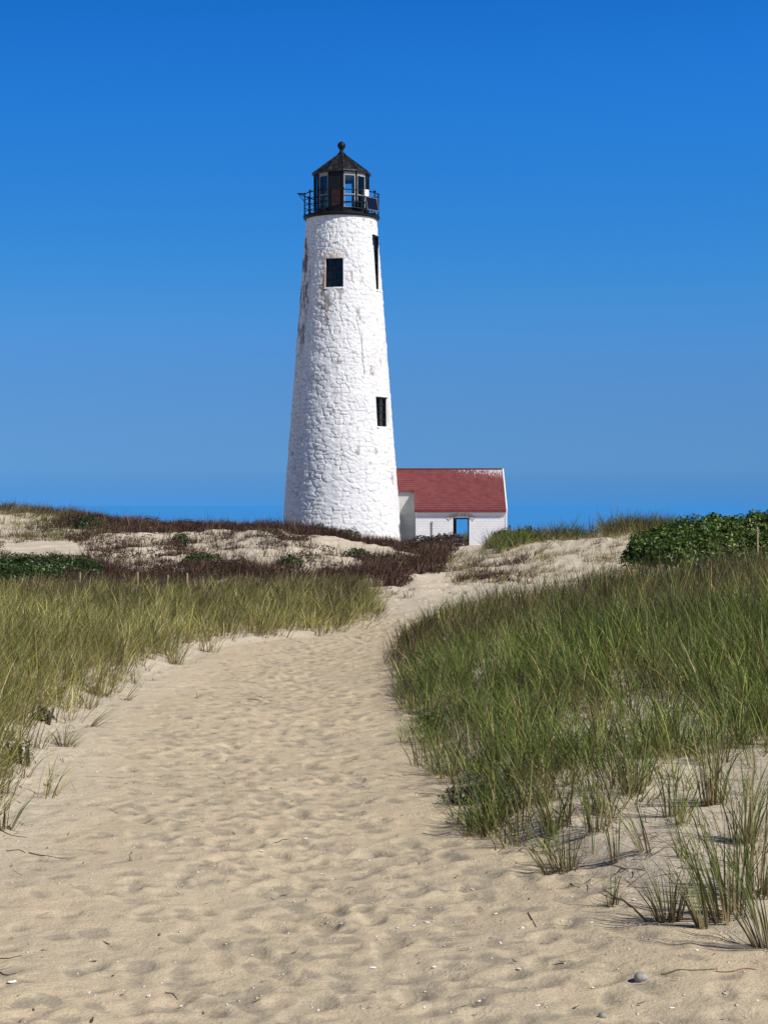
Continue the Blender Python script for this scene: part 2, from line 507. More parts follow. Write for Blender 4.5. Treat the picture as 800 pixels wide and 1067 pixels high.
# long crack
zc = np.linspace(8.0, 10.6, 60); tcx = 26 + 2.4 * np.interp(zc, [8, 8.6, 9.2, 9.8, 10.3, 10.6], [1.6, 1.0, .6, .2, -1.2, -2.4])
ck = np.interp(ZZ, zc, tcx) + 1.3 * fbm(ZZ * 2.6, ZZ * 0, 71, 3)
crack = np.exp(-((thd - ck) / .75) ** 2) * (ZZ > 8.0) * (ZZ < 10.6)
disp -= .03 * crack
RD = RR + disp
co = np.stack([RD * np.sin(TH), -RD * np.cos(TH), ZZ], -1)
nz_, nt_ = TH.shape
ids = np.arange(nz_ * nt_).reshape(nz_, nt_)
q = np.stack([ids[:-1], np.roll(ids, -1, 1)[:-1], np.roll(ids, -1, 1)[1:], ids[1:]], -1)
keep = np.ones(q.shape[:2], bool)
for i0, i1, j0, j1 in widx: keep[j0:j1, i0:i1] = False
q = q[keep]
cov = [co.reshape(-1, 3)]; extra = []; nv = nz_ * nt_
for (i0, i1, j0, j1), (a0, a1, z0, z1) in zip(widx, WINS):
    loop = [(j0, i) for i in range(i0, i1)] + [(j, i1) for j in range(j0, j1)] + [(j1, i) for i in range(i1, i0, -1)] + [(j, i0) for j in range(j1, j0, -1)]
    am = math.radians((a0 + a1) / 2)
    dirv = np.array([math.sin(am), -math.cos(am), 0]) * -.42
    outer = [ids[j, i] for j, i in loop]
    inner = np.array([co[j, i] + dirv for j, i in loop])
    n = len(loop)
    for k in range(n):
        extra.append((outer[k], outer[(k + 1) % n], nv + (k + 1) % n, nv + k))
    cov.append(inner); nv += n
q = np.concatenate([q, np.array(extra)])
allco = np.concatenate(cov)
padn = len(allco) - nz_ * nt_
pad = lambda a: np.concatenate([a.ravel(), np.zeros(padn)])

M_tower, t, p, o = new_mat('whitewashed_rubble')
c = mixc(t, ramp(t, noise_out(t, 1.2, 5, .6), [(.35, 0), (.7, 1)]), (.71, .71, .705), (.79, .79, .78))
aj = N(t, 'ShaderNodeAttribute', attribute_name='joint')
c = mixc(t, ramp(t, aj.outputs['Fac'], [(.25, 0), (1, .7)]), c, (.36, .36, .36))
ab = N(t, 'ShaderNodeAttribute', attribute_name='bare')
stone = mixc(t, noise_out(t, 9, 4), (.06, .05, .045), (.30, .24, .19))
c = mixc(t, ab.outputs['Fac'], c, stone)
ar_ = N(t, 'ShaderNodeAttribute', attribute_name='rust')
c = mixc(t, ar_.outputs['Fac'], c, (.38, .20, .09))
t.links.new(c, p.inputs['Base Color'])
p.inputs['Roughness'].default_value = .75
p.inputs['Specular IOR Level'].default_value = .25
b1 = bump(t, p, noise_out(t, 14, 5, .6), .5, .03)
me = np_mesh('tower_wall', allco, q, np.full(len(q), 4), attrs={'joint': pad(joint * (.4 + .6 * vnoise(TH * 12, ZZ * 5, 9)) * damp + 1.6 * crack), 'bare': pad(bare), 'rust': pad(np.clip(rust * .6, 0, 1))}, smooth=True)
link('tower_wall', me, M_tower, LT)

M_black = simple_mat('black_iron_paint', (.010, .010, .012), .5, .3, 6, bmp=.15, spec=.2)
M_whitepaint = simple_mat('white_paint', (.78, .77, .74), .55, .06, 5, bmp=.15)
M_greyframe = simple_mat('weathered_grey_paint', (.30, .30, .30), .6, .3, 6)
M_rust = simple_mat('red_brown_paint', (.03, .010, .008), .6, .4, 5)
M_pane, t, p, o = new_mat('dark_pane')
p.inputs['Base Color'].default_value = (.008, .009, .012, 1); p.inputs['Roughness'].default_value = .12; p.inputs['Specular IOR Level'].default_value = .35
M_glass, t, p, o = new_mat('clear_glass')
tr = N(t, 'ShaderNodeBsdfTransparent'); tr.inputs['Color'].default_value = (.96, .98, .98, 1)
gl = N(t, 'ShaderNodeBsdfGlossy', Roughness=.03)
fr = N(t, 'ShaderNodeFresnel', IOR=1.45)
mx = N(t, 'ShaderNodeMixShader')
t.links.new(fr.outputs[0], mx.inputs[0]); t.links.new(tr.outputs[0], mx.inputs[1]); t.links.new(gl.outputs[0], mx.inputs[2])
t.links.new(mx.outputs[0], o.inputs['Surface'])

from mathutils import Matrix
def rotz(a): return Matrix.Rotation(a, 3, 'Z')
# tower windows
for wi, ((a0, a1, z0, z1), (nxm, nym)) in enumerate(zip(WINS, [(2, 3), (2, 4), (1, 4)])):
    am = math.radians((a0 + a1) / 2); zm = (z0 + z1) / 2
    w = 2 * TR(zm) * math.sin(math.radians((a1 - a0) / 2)); h = z1 - z0
    rad = TR(zm) * math.cos(math.radians((a1 - a0) / 2)) - (.20 if wi < 2 else .10)
    M = rotz(am)
    c0 = Vector((math.sin(am), -math.cos(am), 0)) * rad + Vector((0, 0, zm))
    fb = MB(); fw = .06
    def lp(x, y, z): return c0 + M @ Vector((x, y, z))
    for sx_ in (-1, 1): fb.box(lp(sx_ * (w / 2 - fw / 2 + .02), 0, 0), (fw + .04, .08, h + .04), M)
    for sz_ in (-1, 1): fb.box(lp(0, .002, sz_ * (h / 2 - fw / 2 + .02)), (w - fw * 2 + .04, .076, fw + .04), M)
    for k in range(1, nxm): fb.box(lp(-w / 2 + w * k / nxm, .004, 0), (.035, .05, h - .06), M)
    for k in range(1, nym): fb.box(lp(0, .006, -h / 2 + h * k / nym), (w - .06, .045, .035), M)
    fo = fb.build('window_frame', M_black, LT)
    pb = MB().box(lp(0, .05, 0), (w + .04, .01, h + .04), M)
    pb.build('window_pane', M_pane, fo)
    # stone sill, proud of the wall
    rs = TR(z0) * math.cos(math.radians((a1 - a0) / 2)) + .02
    cs = Vector((math.sin(am), -math.cos(am), 0)) * (rs - .12) + Vector((0, 0, z0 - .055))
    MB().box(cs, (w + .06, .30, .06), M).build('window_sill', M_tower if wi < 2 else M_whitepaint, LT, bevel=.01)

# gallery
g = MB(); g.lathe([(1.2, ZT - .02), (1.68, ZT - .02), (1.74, ZT + .05), (1.74, ZT + .13), (1.70, ZT + .15), (1.0, ZT + .15)], 72)
g.build('gallery_deck', M_black, LT)
zd = ZT + .15
rr_ = 1.68
for k in range(12):
    a = R(4 + 30 * k)
    x, y = rr_ * math.sin(a), -rr_ * math.cos(a)
    pm = MB(); pm.tube([(x, y, zd - .05), (x, y, zd + 1.0)], .028, 8); pm.lathe([(0.0, 0)], 3) if False else None
    pm.box((x, y, zd + 1.02), (.09, .09, .06), rotz(a)); pm.box((x, y, zd + .02), (.11, .11, .04), rotz(a))
    pm.build('railing_post', M_black, LT)
for i, zz in enumerate((.16, .42, .68, .96)):
    MB().ring(rr_, zd + zz, .018 if i < 3 else .026, 72, 6).build('rail', M_black, LT, True)
# lantern room: twelve sides
NS = 12; PH = R(4)
RL = 1.22; zl0, zl1 = zd, 17.22
base = MB(); base.lathe([(RL + .03, zl0), (RL + .03, zl0 + .22), (RL - .06, zl0 + .22), (RL - .06, zl0)], NS, PH)
base.build('lantern_base', M_black, LT)
for k in range(NS):
    a = PH + 2 * math.pi * k / NS
    mbm = MB(); mbm.box((RL * math.sin(a), -RL * math.cos(a), (zl0 + .22 + zl1) / 2), (.065, .09, zl1 - zl0 - .22), rotz(a))
    mbm.build('mullion', M_black, LT)
    am = a + math.pi / NS
    rc = RL * math.cos(math.pi / NS) - .005
    cc = Vector((math.sin(am) * rc, -math.cos(am) * rc, 0)); M = rotz(am)
    wd = 2 * RL * math.sin(math.pi / NS) - .09
    zb = zl0 + .22
    if k in (11,):
        d = MB(); d.box(cc + Vector((0, 0, (zb + zl1) / 2)), (wd + .01, .05, zl1 - zb - .01), M)
        dp = d.build('lantern_door', M_black, LT)
        pn = MB(); pn.box(cc + M @ Vector((0, -.035, 0)) + Vector((0, 0, zb + .45)), (wd * .72, .02, .75), M)
        pn.build('door_panel', M_rust, dp)
    else:
        fr_ = MB()
        fwid = .042
        for s_ in (-1, 1): fr_.box(cc + M @ Vector((s_ * (wd / 2 - fwid / 2), 0, 0)) + Vector((0, 0, (zb + zl1) / 2)), (fwid, .05, zl1 - zb - .01), M)
        for z_ in (zb + .03, zb + .62, zl1 - .09):
            fr_.box(cc + Vector((0, 0, z_)), (wd - 2 * fwid - .004, .045,   .045 if z_ < zl1 - .2 else .15), M)
        fo = fr_.build('glazing_frame', M_greyframe if k in (0, 1, 10) else M_black, LT)
        MB().box(cc + Vector((0, 0, (zb + zl1) / 2)), (wd - 2 * fwid, .006, zl1 - zb - .02), M).build('glass_pane', M_glass, fo)
# roof
M_roofmetal, t, p, o = new_mat('black_roof_metal')
c = mixc(t, ramp(t, noise_out(t, 2.2, 4, .6, sc=(3, 3, .8)), [(.5, 0), (.72, 1)]), (.012, .012, .014), (.07, .07, .07))
t.links.new(c, p.inputs['Base Color']); p.inputs['Roughness'].default_value = .42; p.inputs['Metallic'].default_value = .2
rf = MB(); rf.lathe([(RL - .1, zl1 - .005), (1.34, zl1 - .005), (1.36, zl1 + .04), (1.33, zl1 + .09), (.70, zl1 + .56), (.17, zl1 + .95), (.15, zl1 + .99), (.0, zl1 + .99)], NS, PH)
ro = rf.build('lantern_roof', M_roofmetal, LT)
sm = MB()
for k in range(NS):
    a = PH + 2 * math.pi * k / NS
    pts = [(r * math.sin(a), -r * math.cos(a), z) for r, z in ((1.34, zl1 + .09), (.70, zl1 + .57), (.17, zl1 + .96))]
    sm.tube(pts, .022, 5)
sm.build('roof_seams', M_black, ro)
fi = MB(); zf = zl1 + .97
fi.lathe([(.17, zf), (.20, zf + .03), (.13, zf + .07), (.10, zf + .12), (.075, zf + .2), (.12, zf + .24)] +
         [(.185 * math.sin(b), zf + .40 - .185 * math.cos(b)) for b in [math.radians(v) for v in range(40, 181, 14)]] + [(0.03, zf + .585), (0.0, zf + .62)], 20)
fi.build('ball_finial', M_black, LT, True)
# beacon inside
bc = MB(); bc.lathe([(.08, zl0), (.08, zl0 + .4), (.16, zl0 + .44), (.16, zl0 + .48), (.11, zl0 + .5), (.13, zl0 + .6), (.13, zl0 + .8), (.06, zl0 + .88), (0, zl0 + .9)], 20)
bc.build('beacon_lamp', simple_mat('beacon_metal', (.12, .12, .12), .4), LT)
# ceiling-side lantern floor and top disc
MB().lathe([(0.0, zl1 - .03), (RL - .08, zl1 - .03), (RL - .08, zl1 - .01), (0, zl1 - .01)], NS, PH).build('lantern_ceiling', M_black, LT)
# white box, solar panel, bracket
a = R(40); bx = MB(); bx.box((1.76 * math.sin(a), -1.76 * math.cos(a), zd + .84), (.24, .12, .30), rotz(a))
bx.build('white_equipment_box', M_whitepaint, LT, bevel=.015)
M_solar, t, p, o = new_mat('solar_cells')
p.inputs['Base Color'].default_value = (.006, .008, .02, 1); p.inputs['Roughness'].default_value = .2
a = R(50); M = rotz(a) @ Matrix.Rotation(R(-12), 3, 'X')
cs = Vector((1.80 * math.sin(a), -1.80 * math.cos(a), zd + .38))
sp = MB(); sp.box(cs, (.72, .03, .56), M); so = sp.build('solar_panel', M_solar, LT)
fr_ = MB()
for s_ in (-1, 1):
    fr_.box(cs + M @ Vector((s_ * .375, -.004, 0)), (.03, .05, .60), M); fr_.box(cs + M @ Vector((0, -.004, s_ * .295)), (.72, .05, .028), M)
fr_.build('panel_frame', simple_mat('dull_aluminium', (.20, .20, .21), .5, metal=.5), so)
a = R(-88); br = MB(); c0 = Vector((1.70 * math.sin(a), -1.70 * math.cos(a), zd + .92))
br.tube([c0, c0 + Vector((-.28, 0, .12))], .02); br.tube([c0 + Vector((0, 0, -.24)), c0 + Vector((-.26, 0, .10))], .016)
br.box(c0 + Vector((-.12, 0, .10)), (.36, .26, .03), Matrix.Rotation(R(2), 3, 'Y'))
br.build('lamp_bracket', M_black, LT)

# ------------------------------------------------------------------ entry house
SX0, SX1 = 1.40, 5.36
SY0, SY1 = 80.5, 85.5
ZE = 2.12; RY = 83.0; ZR = 3.86
slope = (ZR - ZE) / (RY - SY0)
SH = empty('entry_house', (3.38, 83, 0))
tag(SH, 'small white brick building with a red shingle roof beside the lighthouse', 'building')
SH_o = Vector((3.38, 83, 0))
class SB(MB):
    def build(s, name, mat, parent=None, smooth=False, bevel=0):
        s.v = [tuple(Vector(v) - SH_o) for v in s.v]
        return MB.build(s, name, mat, parent, smooth, bevel)

M_brick, t, p, o = new_mat('white_painted_brick')
tcn = N(t, 'ShaderNodeTexCoord'); mpn = N(t, 'ShaderNodeMapping'); mpn.inputs['Rotation'].default_value = (R(90), 0, 0)
t.links.new(tcn.outputs['Object'], mpn.inputs['Vector'])
bk = N(t, 'ShaderNodeTexBrick', Scale=1.0); bk.inputs['Mortar Size'].default_value = .008; bk.inputs['Brick Width'].default_value = .22; bk.inputs['Row Height'].default_value = .075
bk.inputs['Color1'].default_value = (1, 1, 1, 1); bk.inputs['Color2'].default_value = (.85, .85, .85, 1); bk.inputs['Mortar'].default_value = (0, 0, 0, 1)
t.links.new(mpn.outputs[0], bk.inputs['Vector'])
c = mixc(t, ramp(t, noise_out(t, 2.5, 5, .6), [(.35, 0), (.7, 1)]), (.74, .75, .76), (.85, .85, .85))
c = mixc(t, ramp(t, bk.outputs['Color'], [(0, .5), (.8, 0)]), c, (.40, .40, .40))
c = mixc(t, ramp(t, noise_out(t, 3.3, 5, .65), [(.66, 0), (.74, .6)]), c, (.33, .27, .22))
t.links.new(c, p.inputs['Base Color']); p.inputs['Roughness'].default_value = .8
bump(t, p, bk.outputs['Color'], .6, .012)

DX0, DX1, DZ0, DZ1 = 3.05, 3.76, -.45, 1.66
w_ = SB()
T = .32; ztop = ZE - .06; zb = -.7
w_.box(((SX0 + DX0) / 2, SY0 + T / 2, (zb + ztop) / 2), (DX0 - SX0, T, ztop - zb))
w_.box(((DX1 + SX1) / 2, SY0 + T / 2, (zb + ztop) / 2), (SX1 - DX1, T, ztop - zb))
w_.box(((DX0 + DX1) / 2, SY0 + T / 2, (DZ1 + ztop) / 2), (DX1 - DX0, T, ztop - DZ1))
w_.build('front_wall', M_brick, SH)
BX0, BX1 = 3.38, 4.25
w_ = SB()
w_.box(((SX0 + BX0) / 2, SY1 - T / 2, (zb + ztop) / 2), (BX0 - SX0, T, ztop - zb))
w_.box(((BX1 + SX1) / 2, SY1 - T / 2, (zb + ztop) / 2), (SX1 - BX1, T, ztop - zb))
w_.box(((BX0 + BX1) / 2, SY1 - T / 2, (1.95 + ztop) / 2), (BX1 - BX0, T, ztop - 1.95))
w_.build('rear_wall', M_brick, SH)
def gable(x, th):
    m = SB(); y0, y1 = SY0 + T + .003, SY1 - T - .003
    prof = [(y0, zb), (y1, zb), (y1, ztop), (y1, ZE + (SY1 - y1) * slope - .05), (RY, ZR - .08), (y0, ZE + (y0 - SY0) * slope - .08), (y0, ztop)]
    n = len(prof)
    vs = [(x, y, z) for y, z in prof] + [(x + th, y, z) for y, z in prof]
    m.add(vs, [tuple(range(n))[::-1], tuple(range(n, 2 * n))] + [(i, (i + 1) % n, n + (i + 1) % n, n + i) for i in range(n)])
    return m
gable(SX0, .3).build('gable_wall', M_brick, SH)
gable(SX1 - .3, .3).build('gable_wall', M_brick, SH)
# connecting passage to the tower, set back
PYW = 81.72
pz = ZE + (PYW - SY0) * slope - .06
w_ = SB(); w_.box(((.45 + SX0 - .003) / 2, PYW + .15, (zb + pz) / 2), (SX0 - .003 - .45, .3, pz - zb))
w_.build('passage_wall', simple_mat('stained_render', (.52, .53, .49), .85, .12, 3, bmp=.5, bd=.02), SH)
# roof: stepped shingle courses
M_shingle, t, p, o = new_mat('red_shingles')
tcn = N(t, 'ShaderNodeTexCoord'); 
bk = N(t, 'ShaderNodeTexBrick', Scale=1.0); bk.inputs['Mortar Size'].default_value = .006; bk.inputs['Brick Width'].default_value = .24; bk.inputs['Row Height'].default_value = .1475
bk.inputs['Color1'].default_value = (.20, .036, .038, 1); bk.inputs['Color2'].default_value = (.135, .027, .030, 1); bk.inputs['Mortar'].default_value = (.08, .02, .02, 1)
t.links.new(tcn.outputs['Object'], bk.inputs['Vector'])
c = mixc(t, ramp(t, noise_out(t, 3.2, 5, .65), [(.35, 0), (.7, .55)]), bk.outputs['Color'], (.23, .07, .065))
sp = N(t, 'ShaderNodeSeparateXYZ'); t.links.new(tcn.outputs['Object'], sp.inputs[0])
mr = N(t, 'ShaderNodeMapRange'); mr.inputs['From Min'].default_value = 3.0; mr.inputs['From Max'].default_value = 3.85
t.links.new(sp.outputs['Z'], mr.inputs['Value'])
mr2 = N(t, 'ShaderNodeMapRange'); mr2.inputs['From Min'].default_value = -1.8; mr2.inputs['From Max'].default_value = 1.9
mr2.inputs['To Min'].default_value = .25
t.links.new(sp.outputs['X'], mr2.inputs['Value'])
mu = N(t, 'ShaderNodeMath', operation='MULTIPLY'); t.links.new(mr.outputs[0], mu.inputs[0]); t.links.new(mr2.outputs[0], mu.inputs[1])
mu3 = N(t, 'ShaderNodeMath', operation='MULTIPLY'); t.links.new(mu.outputs[0], mu3.inputs[0]); mu3.inputs[1].default_value = .42
mu2 = N(t, 'ShaderNodeMath', operation='ADD'); t.links.new(mu3.outputs[0], mu2.inputs[0]); t.links.new(noise_out(t, 9.0, 5, .8, sc=(2.2, .5, .5)), mu2.inputs[1])
c = mixc(t, ramp(t, mu2.outputs[0], [(.78, 0), (.86, .85)]), c, (.62, .58, .57))
t.links.new(c, p.inputs['Base Color']); p.inputs['Roughness'].default_value = .8
bump(t, p, noise_out(t, 25, 4, .6), .5, .01)
def slope_side(m, x0, x1, ya, sgn):
    """stepped courses from the eave (ya metres from the ridge) up to the ridge"""
    n = int(round(ya / .13)); prof = []
    for i in range(n):
        y0 = ya - ya * i / n; y1 = ya - ya * (i + 1) / n
        prof += [(y0, ZR - y0 * slope + .018), (y1, ZR - y1 * slope - .002 + .0)]
    under = [(0.0, ZR - .10), (ya, ZR - ya * slope - .075)]
    prof2 = prof + under
    k = len(prof2)
    vs = [(x0, RY + sgn * y, z) for y, z in prof2] + [(x1, RY + sgn * y, z) for y, z in prof2]
    m.add(vs, [tuple(range(k)), tuple(range(k, 2 * k))[::-1]] + [(i, (i + 1) % k, k + (i + 1) % k, k + i) for i in range(k)])
rm = SB()
yf = RY - SY0 + .14
slope_side(rm, SX0 - .06, SX1 + .02, yf, -1)
slope_side(rm, .40, SX0 - .062, RY - PYW + .12, -1)
slope_side(rm, -.2, SX1 + .02, SY1 - RY + .14, 1)
ro = rm.build('roof', M_shingle, SH)
rc = SB(); rc.tube([(-.2, RY, ZR + .0), (SX1 + .02, RY, ZR + .0)], .055, 8)
rc.build('ridge_cap', simple_mat('dark_ridge', (.10, .03, .03), .7), ro)
tr_ = SB()
tr_.box(((SX0 - .06 + SX1 + .02) / 2, RY - yf - .018, ZR - yf * slope - .055), (SX1 - SX0 + .08, .03, .11))
tr_.build('eave_board', simple_mat('eave_red', (.16, .03, .035), .7), ro)
tr_ = SB(); tr_.box(((SX0 + SX1) / 2, SY0 - .045, ZE - .17), (SX1 - SX0 - .01, .085, .15))
tr_.build('cornice', M_whitepaint, SH)
for x in (SX1 + .055,):
    bb = SB(); vs = []
    L = [(-yf, ZR - yf * slope), (0, ZR), (0, ZR - .16), (-yf, ZR - yf * slope - .16)]
    vs = [(x - .03, RY + y, z + .03) for y, z in L] + [(x + .03, RY + y, z + .03) for y, z in L]
    bb.add(vs, [(0, 1, 2, 3), (7, 6, 5, 4), (0, 4, 5, 1), (1, 5, 6, 2), (2, 6, 7, 3), (3, 7, 4, 0)])
    bb.build('rake_board', M_whitepaint, SH)
cb = SB(); cb.box((SX1 + .04, SY0 + .10, (zb + ZE - .12) / 2), (.075, .24, ZE - .12 - zb)); cb.build('corner_board', M_whitepaint, SH)
df = SB()
for x in (DX0 + .03, DX1 - .03): df.box((x, SY0 + .10, (DZ0 + DZ1) / 2), (.055, .14, DZ1 - DZ0 - .002))
df.box(((DX0 + DX1) / 2, SY0 + .10, DZ1 - .03), (DX1 - DX0 - .12, .14, .056))
df.build('door_frame', M_black, SH)
arch = SB()
for k in range(9):
    a = math.radians(-40 + 10 * k)
    cx_ = (DX0 + DX1) / 2 + .85 * math.sin(a); cz_ = DZ1 - .55 + .85 * math.cos(a) - .12
    arch.box((cx_, SY0 - .01, cz_), (.12, .03, .17), Matrix.Rotation(a, 3, 'Y'))
arch.build('door_arch', simple_mat('worn_brick', (.52, .45, .40), .85, .35, 9), SH)
pp = SB(); px_ = 450; xx = PX(450, 80.45); pp.tube([(xx, SY0 - .035, .3), (xx, SY0 - .035, 1.44)], .022, 8); pp.box((xx, SY0 - .02, 1.46), (.08, .045, .06))
pp.build('wall_conduit', simple_mat('grey_conduit', (.22, .21, .22), .6), SH)
fl = SB(); fl.box(((SX0 + SX1) / 2, 83, -.47), (SX1 - SX0 - .61, SY1 - SY0 - .65, .08)); fl.build('floor_slab', simple_mat('floor_grey', (.2, .18, .16)), SH)

# ------------------------------------------------------------------ grass
def blades(base, h, w, az, lean, curve, colb, colt, twist=None, seg=4):
    """ribbons: base (N,3); h length, w width, az lean azimuth, lean (rad from vertical) at the root, curve extra bend to the tip"""
    n = len(base)
    if twist is None: twist = rng.uniform(0, 2 * np.pi, n)
    ts = np.linspace(0, 1, seg + 1)
    pos = base.copy()
    wx, wy = np.cos(twist), np.sin(twist)
    V = []; C = []
    ca, sa = np.cos(az), np.sin(az)
    wprof = [1.0, .95, .75, .45, 0] if seg == 4 else [1., .8, .45, 0]
    for i, tt in enumerate(ts):
        if i:
            ang = lean + curve * (tt - .5 / seg) ** 1.6
            st = h / seg
            pos = pos + np.stack([ca * np.sin(ang) * st, sa * np.sin(ang) * st, np.cos(ang) * st], -1)
        cc = colb * (1 - min(1, tt * 1.8)) + colt * min(1, tt * 1.8) if tt < .56 else colt
        if i < seg:
            off = np.stack([wx, wy, np.zeros(n)], -1) * (w * wprof[i] * .5)[:, None]
            V += [pos - off, pos + off]; C += [cc, cc]
        else:
            V.append(pos); C.append(cc)
    V = np.stack(V, 1); C = np.stack([np.broadcast_to(c, (n, 3)) for c in C], 1)
    k = V.shape[1]
    b = (np.arange(n) * k)[:, None]
    fq = np.concatenate([np.array([[2 * i, 2 * i + 1, 2 * i + 3, 2 * i + 2]]) for i in range(seg - 1)])
    quads = (b[:, :, None] + fq[None]).reshape(n, -1)
    tri = b + np.array([[2 * seg - 2, 2 * seg - 1, 2 * seg]])
    loops = np.concatenate([quads, tri], 1).ravel()
    sizes = np.tile([4] * (seg - 1) + [3], n)
    return V.reshape(-1, 3), loops, sizes, C.reshape(-1, 3)

def merge(parts):
    vs, ls, ss, cs = [], [], [], []; n = 0
    for v, l, s, c in parts:
        vs.append(v); ls.append(l + n); ss.append(s); cs.append(c); n += len(v)
    return np.concatenate(vs), np.concatenate(ls), np.concatenate(ss), np.concatenate(cs)

def pick(pal, n, jit=.12):
    pal = np.array(pal, float); w = pal[:, 3] / pal[:, 3].sum()
    c = pal[rng.choice(len(pal), n, p=w), :3]
    return np.clip(c * (1 + rng.normal(0, jit, (n, 1))) * (1 + rng.normal(0, .04, (n, 3))), .005, .9)

def tufts(cx, cy, per, rad, hmean, w, pal, lean_az, lean_mean, lean_sd, spread=.28, curve=(.5, .3), hsd=.22, colb=(.30, .24, .11), sink=.02, seg=4):
    """many tufts: centres cx, cy; per-tuft blade count; global lean plus fan-out from the centre"""
    n = len(cx)
    rep = np.maximum(2, rng.poisson(per, n))
    idx = np.repeat(np.arange(n), rep); m = len(idx)
    hm = (hmean if np.ndim(hmean) else np.full(n, hmean))
    scale = np.clip(rng.normal(1, .2, n) * (1 + .35 * fbm(cx / 1.5, cy / 1.9, 97, 2)), .45, 1.6)
    a = rng.uniform(0, 2 * np.pi, m); r = rad * np.sqrt(rng.random(m))
    x = cx[idx] + r * np.cos(a); y = cy[idx] + r * np.sin(a)
    z = ground(x, y) - sink
    la = (lean_az + rng.normal(0, .6, n) + 1.1 * fbm(cx / 2.1, cy / 2.6, 93, 2))[idx]; lm = np.clip(rng.normal(lean_mean, lean_sd, n) * (1 + .8 * fbm(cx / 1.7, cy / 2.2, 95, 2)), 0, 1)[idx]
    fx = lm * np.cos(la) + (r / rad * spread) * np.cos(a) + rng.normal(0, .16, m)
    fy = lm * np.sin(la) + (r / rad * spread) * np.sin(a) + rng.normal(0, .10, m)
    bent = rng.random(m) < .10
    ba = rng.uniform(0, 2 * np.pi, m)
    fx = np.where(bent, .75 * np.cos(ba), fx); fy = np.where(bent, .75 * np.sin(ba), fy)
    lean = np.hypot(fx, fy); az = np.arctan2(fy, fx)
    h = hm[idx] * scale[idx] * np.clip(rng.normal(1, hsd, m), .3, 1.5)
    cv = np.clip(rng.normal(curve[0], curve[1], m), -.1, 1.8) + np.where(rng.random(m) < .07, 1.1, 0)
    ct = pick(pal, m, .3)
    tone = ((1 + .55 * fbm(cx / 1.1, cy / 1.6, 91, 3)) * np.clip(rng.normal(1, .3, n), .4, 1.8))[idx][:, None]
    ct = np.clip(ct * tone, .004, .9)
    cb = np.array(colb)[None] * rng.uniform(.6, 1.25, (m, 1))
    return blades(np.stack([x, y, z], -1), h, np.full(m, w) * rng.uniform(.6, 1.3, m), az, lean, cv, cb, ct, seg=seg)

def grass_obj(name, parts, mat=None, parent=None, label=None, cat=None, kind='stuff', group=None):
    v, l, s, c = merge(parts) if isinstance(parts, list) else parts
    me = np_mesh(name, v, l, s, col=c)
    o = link(name, me, mat or M_grass, parent)
    tag(o, label, cat, group, kind)
    return o

def sat(pal, k=1.0, g=1.0): return [(a * k, b * g * k, c * .8 * k, w) for a, b, c, w in pal]
PAL_R = [(.095, .15, .020, 5), (.17, .235, .035, 3), (.035, .065, .012, 4.5), (.30, .29, .08, 1.5), (.44, .36, .17, .7), (.12, .07, .03, 1)]
PAL_RB = [(.085, .125, .022, 3.5), (.15, .175, .035, 2), (.10, .06, .035, 3), (.28, .21, .10, 1.2), (.06, .04, .028, 2)]
PAL_L = [(.26, .255, .06, 4), (.40, .36, .12, 3), (.10, .135, .025, 3.6), (.52, .45, .22, 1.8), (.12, .08, .035, 1)]
PAL_LB = [(.17, .18, .05, 3), (.09, .055, .035, 3.5), (.26, .20, .10, 2), (.08, .055, .04, 2)]

# right bank
def scatter(n, x0, x1, y0, y1, keepf):
    x = rng.uniform(x0, x1, n); y = rng.uniform(y0, y1, n)
    k = rng.random(n) < keepf(x, y)
    return x[k], y[k]
def dens_r(x, y):
    e = x - edge_r(y) + .16 + .26 * fbm(x / .8, y / 1.1, 41, 3)
    edge = sstep(.0, .3, e)
    # thin out towards the camera, where sand shows between the tufts
    lim = np.interp(x, [.5, 1.0, 1.5, 2.2, 3.5, 8], [10.5, 10.9, 11.8, 12.7, 13.2, 13.6])
    thin = sstep(-.6, 1.6, y - lim + .9 * fbm(x / .7, y / .8, 43, 3))
    gap = .35 + .65 * sstep(-.28, .12, fbm(x / .6, y / .8, 47, 3))
    gap = np.maximum(gap, sstep(.55, .25, e))
    return edge * thin * gap * (1 - sstep(34, 38, y))
cx, cy = scatter(7600, .0, 13.5, 10.0, 24, dens_r)
hm = .37 + .14 * sstep(13, 20, cy) * sstep(.3, 1.6, cx - edge_r(cy)) - .10 * sstep(.5, 0, cx - edge_r(cy))
right_parts = [tufts(cx, cy, 15, .085, hm, .0086, PAL_R, np.pi * .8, .10, .10, spread=.32, curve=(.5, .32))]
cx, cy = scatter(4300, .0, 16, 24, 37, dens_r)
right_parts.append(tufts(cx, cy, 13, .11, .34 + .16 * sstep(.1, 1.6, cx - edge_r(cy)), .013, PAL_RB, np.pi * .2, .10, .08, spread=.26, curve=(.4, .3)))
cx, cy = scatter(150, .9, 5.5, 9.6, 14.6, lambda x, y: sstep(-.1, .5, x - edge_r(y) - .15) * sstep(9.4, 11.5, y + .5 * (x - 1.5)) * (vnoise(x * 1.6, y * 1.2, 88) > .42))
right_parts.append(tufts(cx, cy, 13, .05, .28, .0085, PAL_R, np.pi * .8, .12, .10, spread=.34, curve=(.5, .32)))
cx, cy = scatter(700, .9, 6, 9.4, 15, lambda x, y: sstep(-.1, .5, x - edge_r(y) - .1) * sstep(9.4, 11.5, y + .6 * (x - 1.5)))
right_parts.append(tufts(cx, cy, 3, .035, .26, .0068, PAL_R, np.pi * .8, .25, .2, spread=.3, curve=(.6, .4)))
